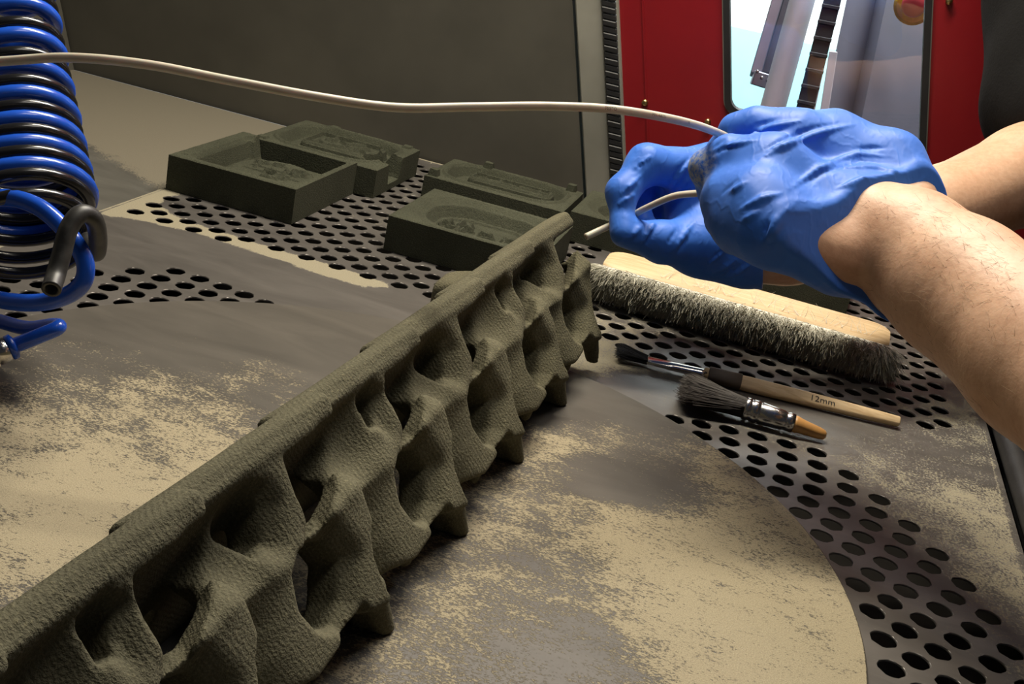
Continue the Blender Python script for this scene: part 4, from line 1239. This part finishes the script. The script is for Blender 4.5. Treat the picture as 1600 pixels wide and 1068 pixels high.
# ================================================================== BEYOND THE WINDOW
def bar(a, b, w, t, toward=None):
    a = np.array(a); b = np.array(b); e = b-a; L = np.linalg.norm(e); e /= L
    f = EYE-(a+b)/2; f -= e*f.dot(e); f /= np.linalg.norm(f); g = np.cross(f, e)
    m = MB(); m.box((a+b)/2, (w/2, t/2, L/2), (g, f, e), bev=min(w, t)*0.08); return m
M['white_wall'] = plain('white_wall_paint', (0.82, 0.85, 0.85), 0.8, 0, 0.03, 2)
M['cyan'] = plain('pale_cyan_panel', (0.40, 0.78, 0.80), 0.5, 0, 0.06, 3)
M['alu'] = plain('aluminium', (0.42, 0.43, 0.50), 0.45, 0.6, 0.1, 20)
M['alu_dark'] = plain('dark_aluminium', (0.16, 0.165, 0.19), 0.45, 0.5, 0.1, 20)
M['white_pl'] = plain('white_plastic', (0.66, 0.68, 0.72), 0.45, 0, 0.06, 20)
M['lav'] = plain('blue_grey_sheet', (0.20, 0.20, 0.245), 0.45, 0.2, 0.15, 5)
w = MB(); w.box((0.0, 3.0, 0.3), (2.2, 0.03, 1.4)); struct(w.build('wall_workshop', M['white_wall']), 'bright white workshop wall seen through the window')
pa, pb = at(1120, 36, 2.6), at(1230, 60, 2.6)
w = bar(at(1165, 44, 2.6) - np.array((0, 0, .62)), at(1165, 44, 2.6), 0.5, 0.02)
tag(w.build('cabinet_panel', M['cyan']), 'pale cyan panel behind the left side of the window', 'panel')
pf = empty('aluminium_profile', at(1180, 135, 1.50)); tag(pf, 'slanting aluminium machine profile with a bracket at its lower end, behind the window', 'machine frame')
for (x0, x1, ww, mm_, d) in ((1216, 1180, 17, 'alu', 1.50), (1237, 1199, 22, 'alu_dark', 1.505)):
    p = bar(at(x0+16, -60, d), at(x1, 118, d), ww*d/FPX, 0.02).build('rail', M[mm_]); keep(p, pf)
p = bar(at(1176, 120, 1.49), at(1202, 128, 1.49), 0.018, 0.016).build('end_bracket', M['alu']); keep(p, pf)
for q in ((1183, 112), (1190, 122), (1199, 126)):
    c = at(*q, 1.478); V, F = tube([c, c - AW*0.003, c - AW*0.004], [0.0022, 0.0022, 0.0014], 8); p = obj('bolt', V, F, M['chrome'], smooth=True); keep(p, pf)
a, b_ = at(1270, -60, 1.46), at(1196, 210, 1.46)
V, F = tube([a + (b_-a)*t for t in np.linspace(0, 1, 30)], 0.0155, 20)
tag(obj('white_pipe', V, F, M['white_pl'], smooth=True), 'thick white slanting pipe behind the window', 'pipe')
cc_ = empty('cable_chain', at(1250, 190, 1.42)); tag(cc_, 'black plastic cable chain of wide links slanting behind the window', 'cable chain')
a, b_ = at(1316, -60, 1.42), at(1246, 215, 1.42); n = 11; link = None
for k in range(n):
    q0 = a + (b_-a)*(k/n); q1_ = a + (b_-a)*((k+0.93)/n)
    m = bar(q0, q1_, 0.0205, 0.016); c = (q0+q1_)/2
    f = EYE-c; f /= np.linalg.norm(f); e = (q1_-q0)/np.linalg.norm(q1_-q0); g = np.cross(f, e)
    m.box(c + f*0.0085 + e*0.007, (0.0113, 0.0018, 0.0022), (g, f, e), bev=0.0005)
    p = m.build('chain_link', M['rubber']); keep(p, cc_)
sm_ = empty('sheet_cover', at(1380, 250, 1.62)); tag(sm_, 'folded blue-grey sheet metal cover behind the right half of the window', 'machine cover')
m = MB()
pts = [(1300, 1.60), (1345, 1.66), (1362, 1.61), (1480, 1.68)]
top = [at(x+38, -70, d) for x, d in pts]; bot = [at(x-40, 300, d) for x, d in pts]
for i in range(3):
    th = AW*0.003
    m.add([top[i], top[i+1], bot[i+1], bot[i], top[i]+th, top[i+1]+th, bot[i+1]+th, bot[i]+th], [(0,1,2,3),(7,6,5,4),(0,4,5,1),(3,2,6,7),(0,3,7,4),(1,5,6,2)])
p = m.build('folded_sheet', M['lav']); keep(p, sm_)
for (x0, x1, d, ww) in ((1290, 1262, 1.44, 10), (1304, 1284, 1.45, 13)):
    p = bar(at(x0-2, 82, d), at(x1, 200, d), ww*d/FPX, 0.012).build('bracket', M['white_pl']); keep(p, sm_)
es = empty('stop_button', at(1428, 10, 1.56)); tag(es, 'red round button in a yellow collar behind the top right window corner', 'button')
c = at(1428, 8, 1.57); f = -ray(1428, 8); f /= np.linalg.norm(f)
V, F = tube([c, c+f*.006, c+f*.010, c+f*.011], [.026, .026, .022, .012], 28); p = obj('collar', V, F, plain('yellow_plastic', (0.55, 0.36, 0.02), 0.5), smooth=False); keep(p, es)
V, F = tube([c+f*.010, c+f*.018, c+f*.021, c+f*.022], [.013, .016, .013, .004], 24); p = obj('knob', V, F, plain('red_plastic', (0.45, 0.05, 0.06), 0.4), smooth=True); keep(p, es)
